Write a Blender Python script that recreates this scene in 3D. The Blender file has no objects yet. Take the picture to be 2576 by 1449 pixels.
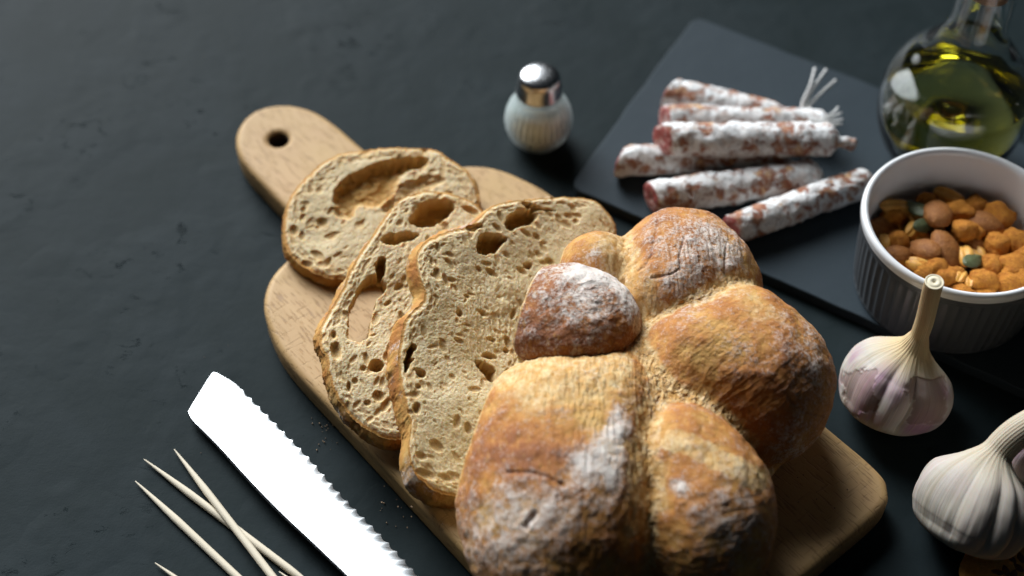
import bpy, math, random
import numpy as np
from mathutils import Vector
R_ = math.radians
sc = bpy.context.scene
CM = 0.01                                   # everything below is written in centimetres

# ---------------------------------------------------------------- camera, light, exposure
FPX = 50 / 36 * 2576
TH = R_(50)
DC = 78.0
CAM = np.array([0, -DC * math.cos(TH), DC * math.sin(TH)])
FW = np.array([0, math.cos(TH), -math.sin(TH)]); UP = np.array([0, math.sin(TH), math.cos(TH)]); RT = np.array([1., 0, 0])
cd = bpy.data.cameras.new('camera'); cam = bpy.data.objects.new('camera', cd); sc.collection.objects.link(cam)
cam.location = CAM * CM; cam.rotation_euler = (math.pi / 2 - TH, 0, 0)
cd.lens = 50; cd.sensor_width = 36; cd.clip_start = 0.01; cd.clip_end = 30
cd.dof.use_dof = True; cd.dof.focus_distance = 0.685; cd.dof.aperture_fstop = 3.6; cd.dof.aperture_blades = 7
sc.camera = cam

w = bpy.data.worlds.new('World'); sc.world = w; w.use_nodes = True
bg = w.node_tree.nodes['Background']; bg.inputs[0].default_value = (0.5, 0.62, 0.75, 1); bg.inputs[1].default_value = 0.02

def area_light(name, loc, target, sx, sy, power, color):
    ld = bpy.data.lights.new(name, 'AREA'); ld.shape = 'RECTANGLE'; ld.size = sx * CM; ld.size_y = sy * CM
    ld.energy = power; ld.color = color
    ld.spread = R_(52)
    o = bpy.data.objects.new(name, ld); sc.collection.objects.link(o)
    o.location = Vector(loc) * CM
    o.rotation_euler = (Vector(target) - Vector(loc)).to_track_quat('-Z', 'Y').to_euler()
    return o
area_light('window_light', (-94, 132, 116), (-13, -17, 0), 225, 170, 28.5, (0.93, 0.97, 1.0))

sc.view_settings.view_transform = 'Standard'; sc.view_settings.look = 'None'
sc.view_settings.exposure = 0; sc.view_settings.gamma = 1
sc.render.engine = 'CYCLES'
sc.cycles.max_bounces = 12; sc.cycles.transmission_bounces = 10; sc.cycles.glossy_bounces = 5; sc.cycles.diffuse_bounces = 4
sc.cycles.caustics_refractive = True; sc.cycles.caustics_reflective = False; sc.cycles.blur_glossy = 0.5
sc.cycles.use_denoising = True

# ---------------------------------------------------------------- picture <-> place
def P(x, y, z=0.0):
    d = FW * FPX + RT * (x - 1288) - UP * (y - 724.5)
    return CAM + d * ((z - CAM[2]) / d[2])
def proj(p):
    q = np.asarray(p) - CAM; d = q @ FW
    return 1288 + FPX * (q @ RT) / d, 724.5 - FPX * (q @ UP) / d
def pxcm(p): return FPX / ((np.asarray(p) - CAM) @ FW)
def nrm(v): v = np.asarray(v, float); return v / np.linalg.norm(v)

# ---------------------------------------------------------------- noise (numpy)
def hash3(i, j, k, s):
    h = (i * 374761393 + j * 668265263 + k * 2147483647 + s * 1274126177) & 0xffffffff
    h = ((h ^ (h >> 13)) * 1274126177) & 0xffffffff
    h = ((h ^ (h >> 16)) * 2246822519) & 0xffffffff
    return (h ^ (h >> 15)) & 0xffffffff
def vnoise(p, s=0):
    p = np.asarray(p, float); i = np.floor(p).astype(np.int64); f = p - i; f = f * f * f * (f * (f * 6 - 15) + 10)
    r = 0
    for a in (0, 1):
        for b in (0, 1):
            for c in (0, 1):
                h = hash3(i[..., 0] + a, i[..., 1] + b, i[..., 2] + c, s) / 4294967295.0
                wgt = (f[..., 0] if a else 1 - f[..., 0]) * (f[..., 1] if b else 1 - f[..., 1]) * (f[..., 2] if c else 1 - f[..., 2])
                r = r + h * wgt
    return r * 2 - 1
def fbm(p, oct=4, s=0, gain=0.5):
    r = 0; a = 1.0; t = 0; p = np.asarray(p, float)
    for o in range(oct):
        r = r + a * vnoise(p * (2.03 ** o) + 17.3 * o, s + o); t += a; a *= gain
    return r / t
def fbm2(x, y, oct=4, s=0, gain=0.5):
    return fbm(np.stack([x, y, np.full_like(x, 3.7 + s)], -1), oct, s, gain)
def sstep(a, b, x): t = np.clip((x - a) / (b - a), 0, 1); return t * t * (3 - 2 * t)

# ---------------------------------------------------------------- objects
COL = sc.collection; ORG = {}
def setp(o, label=None, cat=None, group=None, kind=None):
    if label: o['label'] = label
    if cat: o['category'] = cat
    if group: o['group'] = group
    if kind: o['kind'] = kind
    return o
def thing(name, label, cat, loc, group=None):
    o = bpy.data.objects.new(name, None); COL.objects.link(o); o.location = Vector(np.asarray(loc, float)) * CM
    o.empty_display_size = 0.01; ORG[o.name] = np.asarray(loc, float)
    return setp(o, label, cat, group)
def rawmesh(name, V, F, mat, smooth=True, attrs=None, uv=None, mats=None, fm=None):
    """V: Nx3 metres; F: quad array or list of polygons"""
    me = bpy.data.meshes.new(name); V = np.asarray(V, np.float32)
    if isinstance(F, np.ndarray):
        n, k = F.shape; me.vertices.add(len(V)); me.vertices.foreach_set('co', V.ravel())
        me.loops.add(n * k); me.loops.foreach_set('vertex_index', F.astype(np.int32).ravel())
        me.polygons.add(n); me.polygons.foreach_set('loop_start', np.arange(0, n * k, k, dtype=np.int32))
        me.update(calc_edges=True)
    else:
        me.from_pydata([tuple(map(float, v)) for v in V], [], [tuple(int(i) for i in f) for f in F]); me.update()
    me.materials.append(mat)
    for m in (mats or []): me.materials.append(m)
    if fm is not None: me.polygons.foreach_set('material_index', np.asarray(fm, np.int32))
    if smooth: me.polygons.foreach_set('use_smooth', np.ones(len(me.polygons), bool))
    for k, a in (attrs or {}).items():
        at = me.attributes.new(k, 'FLOAT', 'POINT'); at.data.foreach_set('value', np.asarray(a, np.float32))
    if uv is not None:
        at = me.attributes.new('uvw', 'FLOAT_VECTOR', 'POINT'); at.data.foreach_set('vector', np.asarray(uv, np.float32).ravel())
    return me
def part(name, V, F, mat, parent=None, origin=None, **kw):
    """V in world centimetres. parent: object; origin: own base point"""
    if origin is None: origin = ORG[parent.name] if parent else np.zeros(3)
    origin = np.asarray(origin, float)
    me = rawmesh(name, (np.asarray(V, float) - origin) * CM, F, mat, **kw)
    o = bpy.data.objects.new(name, me); COL.objects.link(o); ORG[o.name] = origin
    if parent:
        o.parent = parent; o.location = Vector(origin - ORG[parent.name]) * CM
    else: o.location = Vector(origin) * CM
    return o
def grid_faces(nu, nv, wrapu=False):
    """verts index = j*nu+i ; i around (wrap), j along"""
    i = np.arange(nu if wrapu else nu - 1); j = np.arange(nv - 1)
    I, J = np.meshgrid(i, j); I2 = (I + 1) % nu
    return np.stack([J * nu + I, J * nu + I2, (J + 1) * nu + I2, (J + 1) * nu + I], -1).reshape(-1, 4)
def frames(C):
    C = np.asarray(C, float); T = np.gradient(C, axis=0); T /= np.linalg.norm(T, axis=1)[:, None]
    ref = np.array([0, 0, 1.]) if abs(T[0][2]) < 0.9 else np.array([0, 1., 0])
    A = [nrm(np.cross(ref, T[0]))]
    for t in T[1:]: A.append(nrm(A[-1] - t * (A[-1] @ t)))
    A = np.array(A); B = np.cross(T, A); return T, A, B
def tube(C, r, n=24, caps=True, rfun=None):
    """sweep; returns V, F(list), uv. r: array"""
    C = np.asarray(C, float); T, A, B = frames(C); m = len(C); r = np.broadcast_to(r, (m,))
    th = np.linspace(0, 2 * math.pi, n, endpoint=False)
    rr = r[:, None] * np.ones((1, n))
    if rfun is not None: rr = rr * rfun(np.linspace(0, 1, m)[:, None], th[None, :])
    V = C[:, None] + rr[..., None] * (np.cos(th)[None, :, None] * A[:, None] + np.sin(th)[None, :, None] * B[:, None])
    L = np.concatenate([[0], np.cumsum(np.linalg.norm(np.diff(C, axis=0), axis=1))])
    uv = np.stack(np.broadcast_arrays(np.cos(th)[None, :], np.sin(th)[None, :], L[:, None]), -1).reshape(-1, 3)
    V = V.reshape(-1, 3); F = grid_faces(n, m, True).tolist()
    if caps:
        F.append(list(range(n))[::-1]); F.append([(m - 1) * n + i for i in range(n)])
    return V, F, uv
def lathe(prof, n, c, rmod=None):
    """prof: (r,z) list; c centre; returns V,F array,uv"""
    pr = np.asarray(prof, float); m = len(pr); th = np.linspace(0, 2 * math.pi, n, endpoint=False)
    r = np.repeat(pr[:, :1], n, 1); z = np.repeat(pr[:, 1:2], n, 1)
    if rmod is not None: r = r * rmod(th[None, :], pr[:, 1][:, None], pr[:, 0][:, None])
    V = np.stack([r * np.cos(th), r * np.sin(th), z], -1).reshape(-1, 3) + np.asarray(c, float)
    return V, grid_faces(n, m, True), np.stack([np.cos(th) + 0 * z, np.sin(th) + 0 * z, z], -1).reshape(-1, 3)
def smooth_line(pts, n):
    """Catmull-Rom through points, n samples"""
    p = np.asarray(pts, float); p = np.vstack([2 * p[0] - p[1], p, 2 * p[-1] - p[-2]])
    t = np.linspace(0, len(p) - 3 - 1e-6, n); i = t.astype(int); f = (t - i)[:, None]
    a, b, c, d = p[i], p[i + 1], p[i + 2], p[i + 3]
    return 0.5 * (2 * b + (c - a) * f + (2 * a - 5 * b + 4 * c - d) * f ** 2 + (3 * b - a - 3 * c + d) * f ** 3)
def closed_line(pts, n):
    p = np.asarray(pts, float); k = len(p); t = np.linspace(0, k, n, endpoint=False); i = t.astype(int); f = (t - i)[:, None]
    a, b, c, d = p[(i - 1) % k], p[i % k], p[(i + 1) % k], p[(i + 2) % k]
    return 0.5 * (2 * b + (c - a) * f + (2 * a - 5 * b + 4 * c - d) * f ** 2 + (3 * b - a - 3 * c + d) * f ** 3)
def slab(name, outline, z0, z1, bev, mat, parent, holes=(), res=3):
    """flat outline(s) (world xy) with rounded edges between z0 and z1, via a 2D curve"""
    cu = bpy.data.curves.new(name, 'CURVE'); cu.dimensions = '2D'; cu.fill_mode = 'BOTH'
    o0 = ORG[parent.name]
    for ol in [outline] + list(holes):
        sp = cu.splines.new('POLY'); sp.points.add(len(ol) - 1); sp.use_cyclic_u = True
        for p, q in zip(sp.points, ol): p.co = ((q[0] - o0[0]) * CM, (q[1] - o0[1]) * CM, 0, 1)
    cu.bevel_depth = bev * CM; cu.bevel_resolution = res; cu.offset = -bev * CM; cu.extrude = (z1 - z0 - 2 * bev) / 2 * CM
    tmp = bpy.data.objects.new(name + '_tmp', cu); COL.objects.link(tmp)
    dg = bpy.context.evaluated_depsgraph_get(); me = bpy.data.meshes.new_from_object(tmp.evaluated_get(dg))
    bpy.data.objects.remove(tmp); me.materials.clear(); me.materials.append(mat); me.name = name
    o = bpy.data.objects.new(name, me); COL.objects.link(o); o.parent = parent
    o.location = (0, 0, ((z0 + z1) / 2 - o0[2]) * CM); ORG[o.name] = o0
    me.polygons.foreach_set('use_smooth', np.ones(len(me.polygons), bool))
    if hasattr(me, 'set_sharp_from_angle'): me.set_sharp_from_angle(angle=R_(30))
    return o

# ---------------------------------------------------------------- material helper
class M:
    def __init__(s, name):
        s.m = bpy.data.materials.new(name); s.m.use_nodes = True; s.t = s.m.node_tree; s.n = s.t.nodes
        s.b = s.n['Principled BSDF']; s.out = s.n['Material Output']
    def link(s, a, b): s.t.links.new(a, b)
    def new(s, typ, ins=None, **props):
        nd = s.n.new(typ)
        for k, v in props.items(): setattr(nd, k, v)
        for k, v in (ins or {}).items():
            if hasattr(v, 'is_linked') or isinstance(v, bpy.types.NodeSocket): s.link(v, nd.inputs[k])
            else: nd.inputs[k].default_value = v
        return nd
    def coord(s, scale=(100, 100, 100), rot=(0, 0, 0), attr=None):
        src = s.attr(attr, vec=True) if attr else s.new('ShaderNodeTexCoord').outputs['Object']
        return s.new('ShaderNodeMapping', {'Vector': src, 'Scale': scale, 'Rotation': rot}).outputs[0]
    def attr(s, name, vec=False):
        a = s.new('ShaderNodeAttribute', attribute_name=name); return a.outputs['Vector' if vec else 'Fac']
    def noise(s, vec, scale=1, detail=4, rough=.55, dist=0):
        return s.new('ShaderNodeTexNoise', {'Vector': vec, 'Scale': scale, 'Detail': detail, 'Roughness': rough, 'Distortion': dist}).outputs['Fac']
    def voro(s, vec, scale=1, feature='F1', out='Distance', rnd=1):
        return s.new('ShaderNodeTexVoronoi', {'Vector': vec, 'Scale': scale, 'Randomness': rnd}, feature=feature).outputs[out]
    def ramp(s, fac, stops, interp='LINEAR'):
        r = s.new('ShaderNodeValToRGB', {'Fac': fac}); cr = r.color_ramp; cr.interpolation = interp
        while len(cr.elements) < len(stops): cr.elements.new(0.5)
        for e, (p, c) in zip(cr.elements, stops):
            e.position = p; e.color = (c, c, c, 1) if isinstance(c, (int, float)) else (*c, 1)
        return r.outputs['Color']
    def mix(s, fac, a, b, blend='MIX'):
        nd = s.new('ShaderNodeMix', data_type='RGBA', blend_type=blend)
        for sock, v in ((nd.inputs[0], fac), (nd.inputs[6], a), (nd.inputs[7], b)):
            if isinstance(v, bpy.types.NodeSocket): s.link(v, sock)
            else: sock.default_value = (v if sock.type == 'VALUE' else (v, v, v, 1)) if isinstance(v, (int, float)) else (*v, 1)
        return nd.outputs[2]
    def math(s, op, a, b=0, clamp=False):
        nd = s.new('ShaderNodeMath', operation=op, use_clamp=clamp)
        for sock, v in zip(nd.inputs, (a, b)):
            if isinstance(v, bpy.types.NodeSocket): s.link(v, sock)
            else: sock.default_value = v
        return nd.outputs[0]
    def set(s, **kw):
        for k, v in kw.items():
            sock = s.b.inputs[k.replace('_', ' ')]
            if isinstance(v, bpy.types.NodeSocket): s.link(v, sock)
            else: sock.default_value = (*v, 1) if isinstance(v, tuple) and len(v) == 3 and sock.type == 'RGBA' else v
        return s
    def bump(s, h, dist=0.0005, strength=1, normal=None):
        nd = s.new('ShaderNodeBump', {'Height': h, 'Distance': dist, 'Strength': strength})
        if normal is not None: s.link(normal, nd.inputs['Normal'])
        s.link(nd.outputs[0], s.b.inputs['Normal']); return nd.outputs[0]

# ================================================================ TABLE
def mat_table():
    m = M('dark_plaster'); c = m.coord()
    n1 = m.noise(c, 0.13, 5, .6, .6); n2 = m.noise(c, 1.1, 6, .65, .3); n3 = m.noise(c, 9, 3)
    pits = m.ramp(m.noise(m.coord((100, 160, 100), (0, 0, .5)), .55, 7, .72, 1.2), [(.30, 0), (.40, 1)])
    col = m.mix(m.ramp(n1, [(.35, 0), (.65, 1)]), (.0085, .0150, .0165), (.0140, .0215, .0245))
    col = m.mix(m.math('MULTIPLY', m.ramp(n2, [(.3, 0), (.8, 1)]), .5), col, (.010, .016, .017))
    pm = m.ramp(m.noise(c, .12, 3), [(.46, 0), (.58, 1)]); dk = m.math('MULTIPLY', m.math('SUBTRACT', 1.0, pits), pm)
    col = m.mix(m.math('MULTIPLY', dk, .75), col, (.005, .008, .009))
    m.set(Base_Color=col, Roughness=.62, Specular_IOR_Level=.07)
    pm = m.ramp(m.noise(c, .12, 3), [(.48, 0), (.60, 1)]); h = m.math('ADD', m.math('ADD', m.math('MULTIPLY', n2, .30), m.math('MULTIPLY', m.math('MULTIPLY', pits, .8), pm)), m.math('MULTIPLY', n3, .12))
    m.bump(m.math('ADD', h, m.math('MULTIPLY', m.noise(c, .35, 3), .9)), 0.0011, .5)
    return m.m
n = 60
xs = np.linspace(-160, 160, n); X, Y = np.meshgrid(xs, xs)
tb = part('table_surface', np.stack([X, Y, 0 * X], -1).reshape(-1, 3), grid_faces(n, n), mat_table()); tb['kind'] = 'structure'

# ================================================================ WOODEN BOARD
BU = np.array([math.cos(R_(-50)), math.sin(R_(-50))]); BN = np.array([-BU[1], BU[0]])   # along / across
def bpt(u, v): return BU * u + BN * v
def mat_wood():
    m = M('beech_wood'); ang = R_(50)
    c = m.coord((12, 100, 100), (0, 0, 0), attr='uvw')
    g = m.noise(c, .9, 5, .6, .5); ring = m.noise(m.coord((3.5, 100, 100), attr='uvw'), .35, 3, .5, .8)
    fl = m.noise(m.coord((120, 900, 300), attr='uvw'), 1, 2, .5); fl = m.ramp(fl, [(.56, 0), (.66, 1)])
    col = m.mix(m.ramp(ring, [(.3, 0), (.7, 1)]), (.42, .26, .105), (.51, .33, .15))
    col = m.mix(m.math('MULTIPLY', m.ramp(g, [(.35, 0), (.75, 1)]), .5), col, (.42, .25, .12))
    col = m.mix(m.math('MULTIPLY', fl, .55), col, (.22, .12, .055))
    stain = m.ramp(m.noise(m.coord((100, 100, 100), attr='uvw'), .18, 4, .6), [(.45, 0), (.7, 1)])
    col = m.mix(m.math('MULTIPLY', stain, .5), col, (.45, .30, .11))
    # knife scratches across the grain
    s1 = m.noise(m.coord((700, 60, 100), (0, 0, .35), attr='uvw'), 1, 3, .5, .4); s1 = m.ramp(s1, [(.63, 0), (.70, 1)])
    s2 = m.noise(m.coord((700, 50, 100), (0, 0, -.3), attr='uvw'), 1, 3, .5, .4); s2 = m.ramp(s2, [(.64, 0), (.71, 1)])
    s = m.math('MAXIMUM', s1, s2)
    s = m.math('MULTIPLY', s, m.attr('cuts'))
    col = m.mix(m.math('MULTIPLY', s, .22), col, (.20, .11, .05))
    m.set(Base_Color=col, Roughness=.58, Specular_IOR_Level=.35)
    h = m.math('SUBTRACT', m.math('MULTIPLY', g, .5), m.math('ADD', m.math('MULTIPLY', fl, .4), m.math('MULTIPLY', s, .6)))
    m.bump(h, .0005, .7)
    return m.m
MW = mat_wood()
vc = -3.8; hw = 9.05; u0 = -8.3; u1 = 22.8; hh = 2.95; ue = -19.3
half = [(ue, 0), (ue + .25, .95), (ue + 1.0, 1.95), (ue + 2.2, 2.65), (ue + 3.8, hh + .02), (ue + 6, hh + .1), (u0 - .6, hh + .25),
        (u0 - .1, 3.6), (u0 - .15, 4.3), (u0 + .02, 5.2), (u0 + .55, 6.6), (u0 + 1.7, 7.8), (u0 + 3.4, 8.55), (u0 + 6, hw), (u0 + 12, hw + .02), (u1 - 6, hw), (u1 - 1.8, hw - .02), (u1 - .6, hw - .5), (u1 - .05, hw - 1.6), (u1, 4), (u1, 0)]
half = smooth_line(half, 160)
ol = [(u, vc + v) for u, v in half] + [(u, vc - v) for u, v in half[::-1][1:-1]]
ol = [bpt(*q) for q in ol]
hb = bpt(-16.3, vc - .3); ht = [hb + .55 * np.array([math.cos(a), math.sin(a)]) for a in np.linspace(0, 2 * math.pi, 40, endpoint=False)]
board = thing('cutting_board', 'pale wooden cutting board with a rounded handle, lying under the bread', 'cutting board', (*bpt(6, vc), 0))
bp = slab('board_panel', ol, 0.02, 1.8, .38, MW, board, [ht], 4)
def uvw_board(o):
    me = o.data; n = len(me.vertices); co = np.empty(n * 3, np.float32); me.vertices.foreach_get('co', co); co = co.reshape(-1, 3)
    wxy = co[:, :2] + (ORG[o.name][:2] * CM); u = wxy @ BU; v = wxy @ BN
    a = me.attributes.new('uvw', 'FLOAT_VECTOR', 'POINT'); a.data.foreach_set('vector', np.stack([u, v, co[:, 2]], -1).astype(np.float32).ravel())
    a = me.attributes.new('cuts', 'FLOAT', 'POINT'); a.data.foreach_set('value', np.where((u > -.06) & (co[:, 2] > 0.004), 1, 0).astype(np.float32))
uvw_board(bp)
mso = M('hole_shade_wood'); mso.set(Base_Color=(.05, .03, .02), Roughness=.8); bp.data.materials.append(mso.m)  # shade inside the handle hole, painted as near-black wood on its walls
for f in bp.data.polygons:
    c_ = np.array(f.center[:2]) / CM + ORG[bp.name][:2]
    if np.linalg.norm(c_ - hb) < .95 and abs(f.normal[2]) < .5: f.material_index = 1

# ================================================================ SLATE
def mat_slate():
    m = M('slate'); c = m.coord(); n1 = m.noise(c, .3, 4); n2 = m.noise(c, 6, 5, .7)
    m.set(Base_Color=m.mix(n1, (.022, .032, .040), (.032, .044, .053)), Roughness=.6, Specular_IOR_Level=.12)
    m.bump(m.math('ADD', m.math('MULTIPLY', n2, .4), m.noise(c, .6, 3)), .0006, .5); return m.m
MS = mat_slate()
sT = P(1748, 40, .7)[:2]; sL = P(1432, 468, .7)[:2]; sB = P(2210, 818, .7)[:2]
d1 = nrm(sL - sT); d2 = nrm(sB - sL); LW = np.linalg.norm(sL - sT)
sR = sT + d2 * 30; sBR = sL + d2 * 30
def round_poly(pts, r, k=8):
    out = []; pts = [np.asarray(p, float) for p in pts]; n = len(pts)
    for i in range(n):
        a, b, c = pts[i - 1], pts[i], pts[(i + 1) % n]; p0 = b + nrm(a - b) * r; p1 = b + nrm(c - b) * r
        for t in np.linspace(0, 1, k): out.append((1 - t) ** 2 * p0 + 2 * t * (1 - t) * b + t * t * p1)
    # densify long edges
    res = []
    for i, p in enumerate(out):
        q = out[(i + 1) % len(out)]; L = np.linalg.norm(q - p); m = max(1, int(L / .5))
        for t in range(m): res.append(p + (q - p) * t / m)
    return res
so = round_poly([sT, sL, sBR, sR], .9)
so = [p + .05 * np.array([vnoise(np.array([p[0] * .8, p[1] * .8, 0.])), vnoise(np.array([p[0] * .8, p[1] * .8, 9.]))]) for p in so]
slate = thing('slate_board', 'flat dark slate serving board under the sausages and the ramekin', 'slate', (*((sT + sBR) / 2), 0))
slab('slate_panel', so, .02, .7, .09, MS, slate)

# ================================================================ BREAD MATERIALS
def mat_crumb():
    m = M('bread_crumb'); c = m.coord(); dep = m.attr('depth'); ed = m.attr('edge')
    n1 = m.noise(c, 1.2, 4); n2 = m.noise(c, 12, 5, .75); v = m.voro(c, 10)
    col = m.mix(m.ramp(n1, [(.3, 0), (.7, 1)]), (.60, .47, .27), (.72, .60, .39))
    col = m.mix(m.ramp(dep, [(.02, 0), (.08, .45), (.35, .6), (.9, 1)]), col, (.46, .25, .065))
    col = m.mix(m.math('MULTIPLY', m.ramp(n2, [(.5, 0), (.8, 1)]), .35), col, (.52, .35, .15))
    col = m.mix(m.ramp(m.math('ADD', ed, m.math('MULTIPLY', m.math('SUBTRACT', n2, .5), .5)), [(.45, 0), (.9, 1)]), col, (.52, .26, .07))
    m.set(Base_Color=col, Roughness=.75, Specular_IOR_Level=.25, Subsurface_Weight=.7, Subsurface_Radius=(1, .65, .35), Subsurface_Scale=.0032)
    h = m.math('ADD', m.math('MULTIPLY', n2, .6), m.math('MULTIPLY', v, .7))
    m.bump(h, .0006, .5); return m.m
def mat_crust():
    m = M('bread_crust'); c = m.coord(); br = m.attr('brown'); fl = m.attr('flour'); pa = m.attr('pale')
    n1 = m.noise(c, .55, 5, .6, .5); n2 = m.noise(c, 5, 6, .75); n3 = m.noise(c, 22, 3, .7); n4 = m.noise(c, 1.8, 6, .65, .4)
    b = m.math('ADD', br, m.math('MULTIPLY', m.math('SUBTRACT', n1, .5), .55))
    b = m.math('ADD', b, m.math('MULTIPLY', m.math('SUBTRACT', n2, .5), .25))
    b = m.math('ADD', b, m.math('MULTIPLY', m.math('SUBTRACT', n4, .5), .35))
    col = m.ramp(b, [(.0, (.66, .48, .22)), (.25, (.60, .34, .10)), (.45, (.46, .19, .045)), (.68, (.31, .11, .034)), (.88, (.235, .083, .032)), (1, (.19, .065, .029))])
    pp = m.ramp(m.math('ADD', pa, m.math('MULTIPLY', m.math('SUBTRACT', n4, .5), .8)), [(.35, 0), (.75, 1)])
    col = m.mix(m.math('MULTIPLY', pp, .85), col, m.mix(m.ramp(m.noise(m.coord((100, 60, 80)), 3.2, 5, .7), [(.40, 0), (.62, 1)]), (.55, .30, .085), (.76, .58, .31)))
    # blistered golden freckles
    bl = m.ramp(m.noise(c, 4.2, 3, .6), [(.60, 0), (.70, 1)])
    bl2 = m.ramp(m.noise(m.coord((100, 38, 60)), 4.5, 3, .6), [(.57, 0), (.68, 1)])
    col = m.mix(m.math('MULTIPLY', m.math('MAXIMUM', bl, bl2), .42), col, (.58, .31, .085))
    # flour: dust clinging in specks
    n5 = m.noise(c, 6.5, 5, .8)
    f = m.math('ADD', m.math('MULTIPLY', fl, 1.0), m.math('MULTIPLY', m.math('SUBTRACT', n5, .5), 2.5))
    f = m.math('ADD', f, m.math('MULTIPLY', m.math('SUBTRACT', n4, .5), 1.6))
    f = m.ramp(f, [(.22, 0), (.62, .62), (1.0, 1)])
    f = m.math('MULTIPLY', f, m.ramp(fl, [(.0, 0), (.10, .4), (.5, .92)]))
    col = m.mix(f, col, (.80, .74, .68))
    m.set(Base_Color=col, Roughness=m.mix(f, .62, .9), Specular_IOR_Level=.22, Subsurface_Weight=.05, Subsurface_Scale=.002)
    h = m.math('ADD', m.math('MULTIPLY', n2, .40), m.math('ADD', m.math('MULTIPLY', m.noise(c, 11, 4, .8), .5), m.math('MULTIPLY', n4, .28)))
    h = m.math('ADD', h, m.math('MULTIPLY', f, .25))
    m.bump(h, .0011, .8); return m.m
MCR = mat_crumb(); MCU = mat_crust()

# ================================================================ BREAD SLICES
def seg_dist(X, Y, poly):
    d = np.full(X.shape, 1e9); inside = np.zeros(X.shape, bool); n = len(poly)
    for i in range(n):
        a = poly[i]; b = poly[(i + 1) % n]; e = b - a; L = e @ e + 1e-12
        t = np.clip(((X - a[0]) * e[0] + (Y - a[1]) * e[1]) / L, 0, 1)
        d = np.minimum(d, np.hypot(X - a[0] - t * e[0], Y - a[1] - t * e[1]))
        c = ((a[1] > Y) != (b[1] > Y)) & (X < (b[0] - a[0]) * (Y - a[1]) / (b[1] - a[1] + 1e-12) + a[0]); inside ^= c
    return d, inside
class Raster:
    """depth field of a cut bread face in plane coordinates (cm)"""
    def __init__(s, lo, hi, seed, res=.028):
        s.lo = np.asarray(lo) - .3; s.res = res; hi = np.asarray(hi) + .3
        s.w, s.h = np.ceil((hi - s.lo) / res).astype(int); s.D = np.zeros((s.h, s.w)); s.rng = np.random.default_rng(seed)
        yy, xx = np.mgrid[0:s.h, 0:s.w]; s.X = s.lo[0] + xx * res; s.Y = s.lo[1] + yy * res
        s.nz = fbm2(s.X * 3.1, s.Y * 3.1, 3, seed); s.hole = np.zeros((s.h, s.w), bool)
    def win(s, c, r):
        i0 = int(max(0, (c[0] - r - s.lo[0]) / s.res)); i1 = int(min(s.w, (c[0] + r - s.lo[0]) / s.res + 2))
        j0 = int(max(0, (c[1] - r - s.lo[1]) / s.res)); j1 = int(min(s.h, (c[1] + r - s.lo[1]) / s.res + 2)); return slice(j0, max(j0, j1)), slice(i0, max(i0, i1))
    def pit(s, c, a, b, ang, depth, rag=.18):
        wj, wi = s.win(c, max(a, b) * 1.4); X = s.X[wj, wi] - c[0]; Y = s.Y[wj, wi] - c[1]
        if X.size == 0: return
        ca, sa = math.cos(ang), math.sin(ang); q = np.hypot((X * ca + Y * sa) / a, (-X * sa + Y * ca) / b) + s.nz[wj, wi] * rag
        s.D[wj, wi] = np.maximum(s.D[wj, wi], depth * np.sqrt(np.clip(1 - q ** 2, 0, 1)))
    def cavity(s, poly, depth, wid, through=False, floor=0.12):
        poly = [np.asarray(p) for p in poly]; c = np.mean(poly, 0); r = max(np.linalg.norm(p - c) for p in poly) + .3
        wj, wi = s.win(c, r); X = s.X[wj, wi]; Y = s.Y[wj, wi]; wob = s.nz[wj, wi] * .13
        d, ins = seg_dist(X, Y, poly); sd = np.where(ins, d, -d) + wob
        t = np.clip(sd / wid, 0, 1); dd = depth * np.sqrt(1 - (1 - t) ** 2) + floor * s.nz[wj, wi] * t
        s.D[wj, wi] = np.maximum(s.D[wj, wi], np.where(sd > 0, dd, 0))
        if through: s.hole[wj, wi] |= sd > wid * .3
    def sample(s, u, v, A=None):
        A = s.D if A is None else A
        x = np.clip((u - s.lo[0]) / s.res, 0, s.w - 1.001); y = np.clip((v - s.lo[1]) / s.res, 0, s.h - 1.001)
        i = x.astype(int); j = y.astype(int); fx = x - i; fy = y - j
        return (A[j, i] * (1 - fx) + A[j, i + 1] * fx) * (1 - fy) + (A[j + 1, i] * (1 - fx) + A[j + 1, i + 1] * fx) * fy

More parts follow.
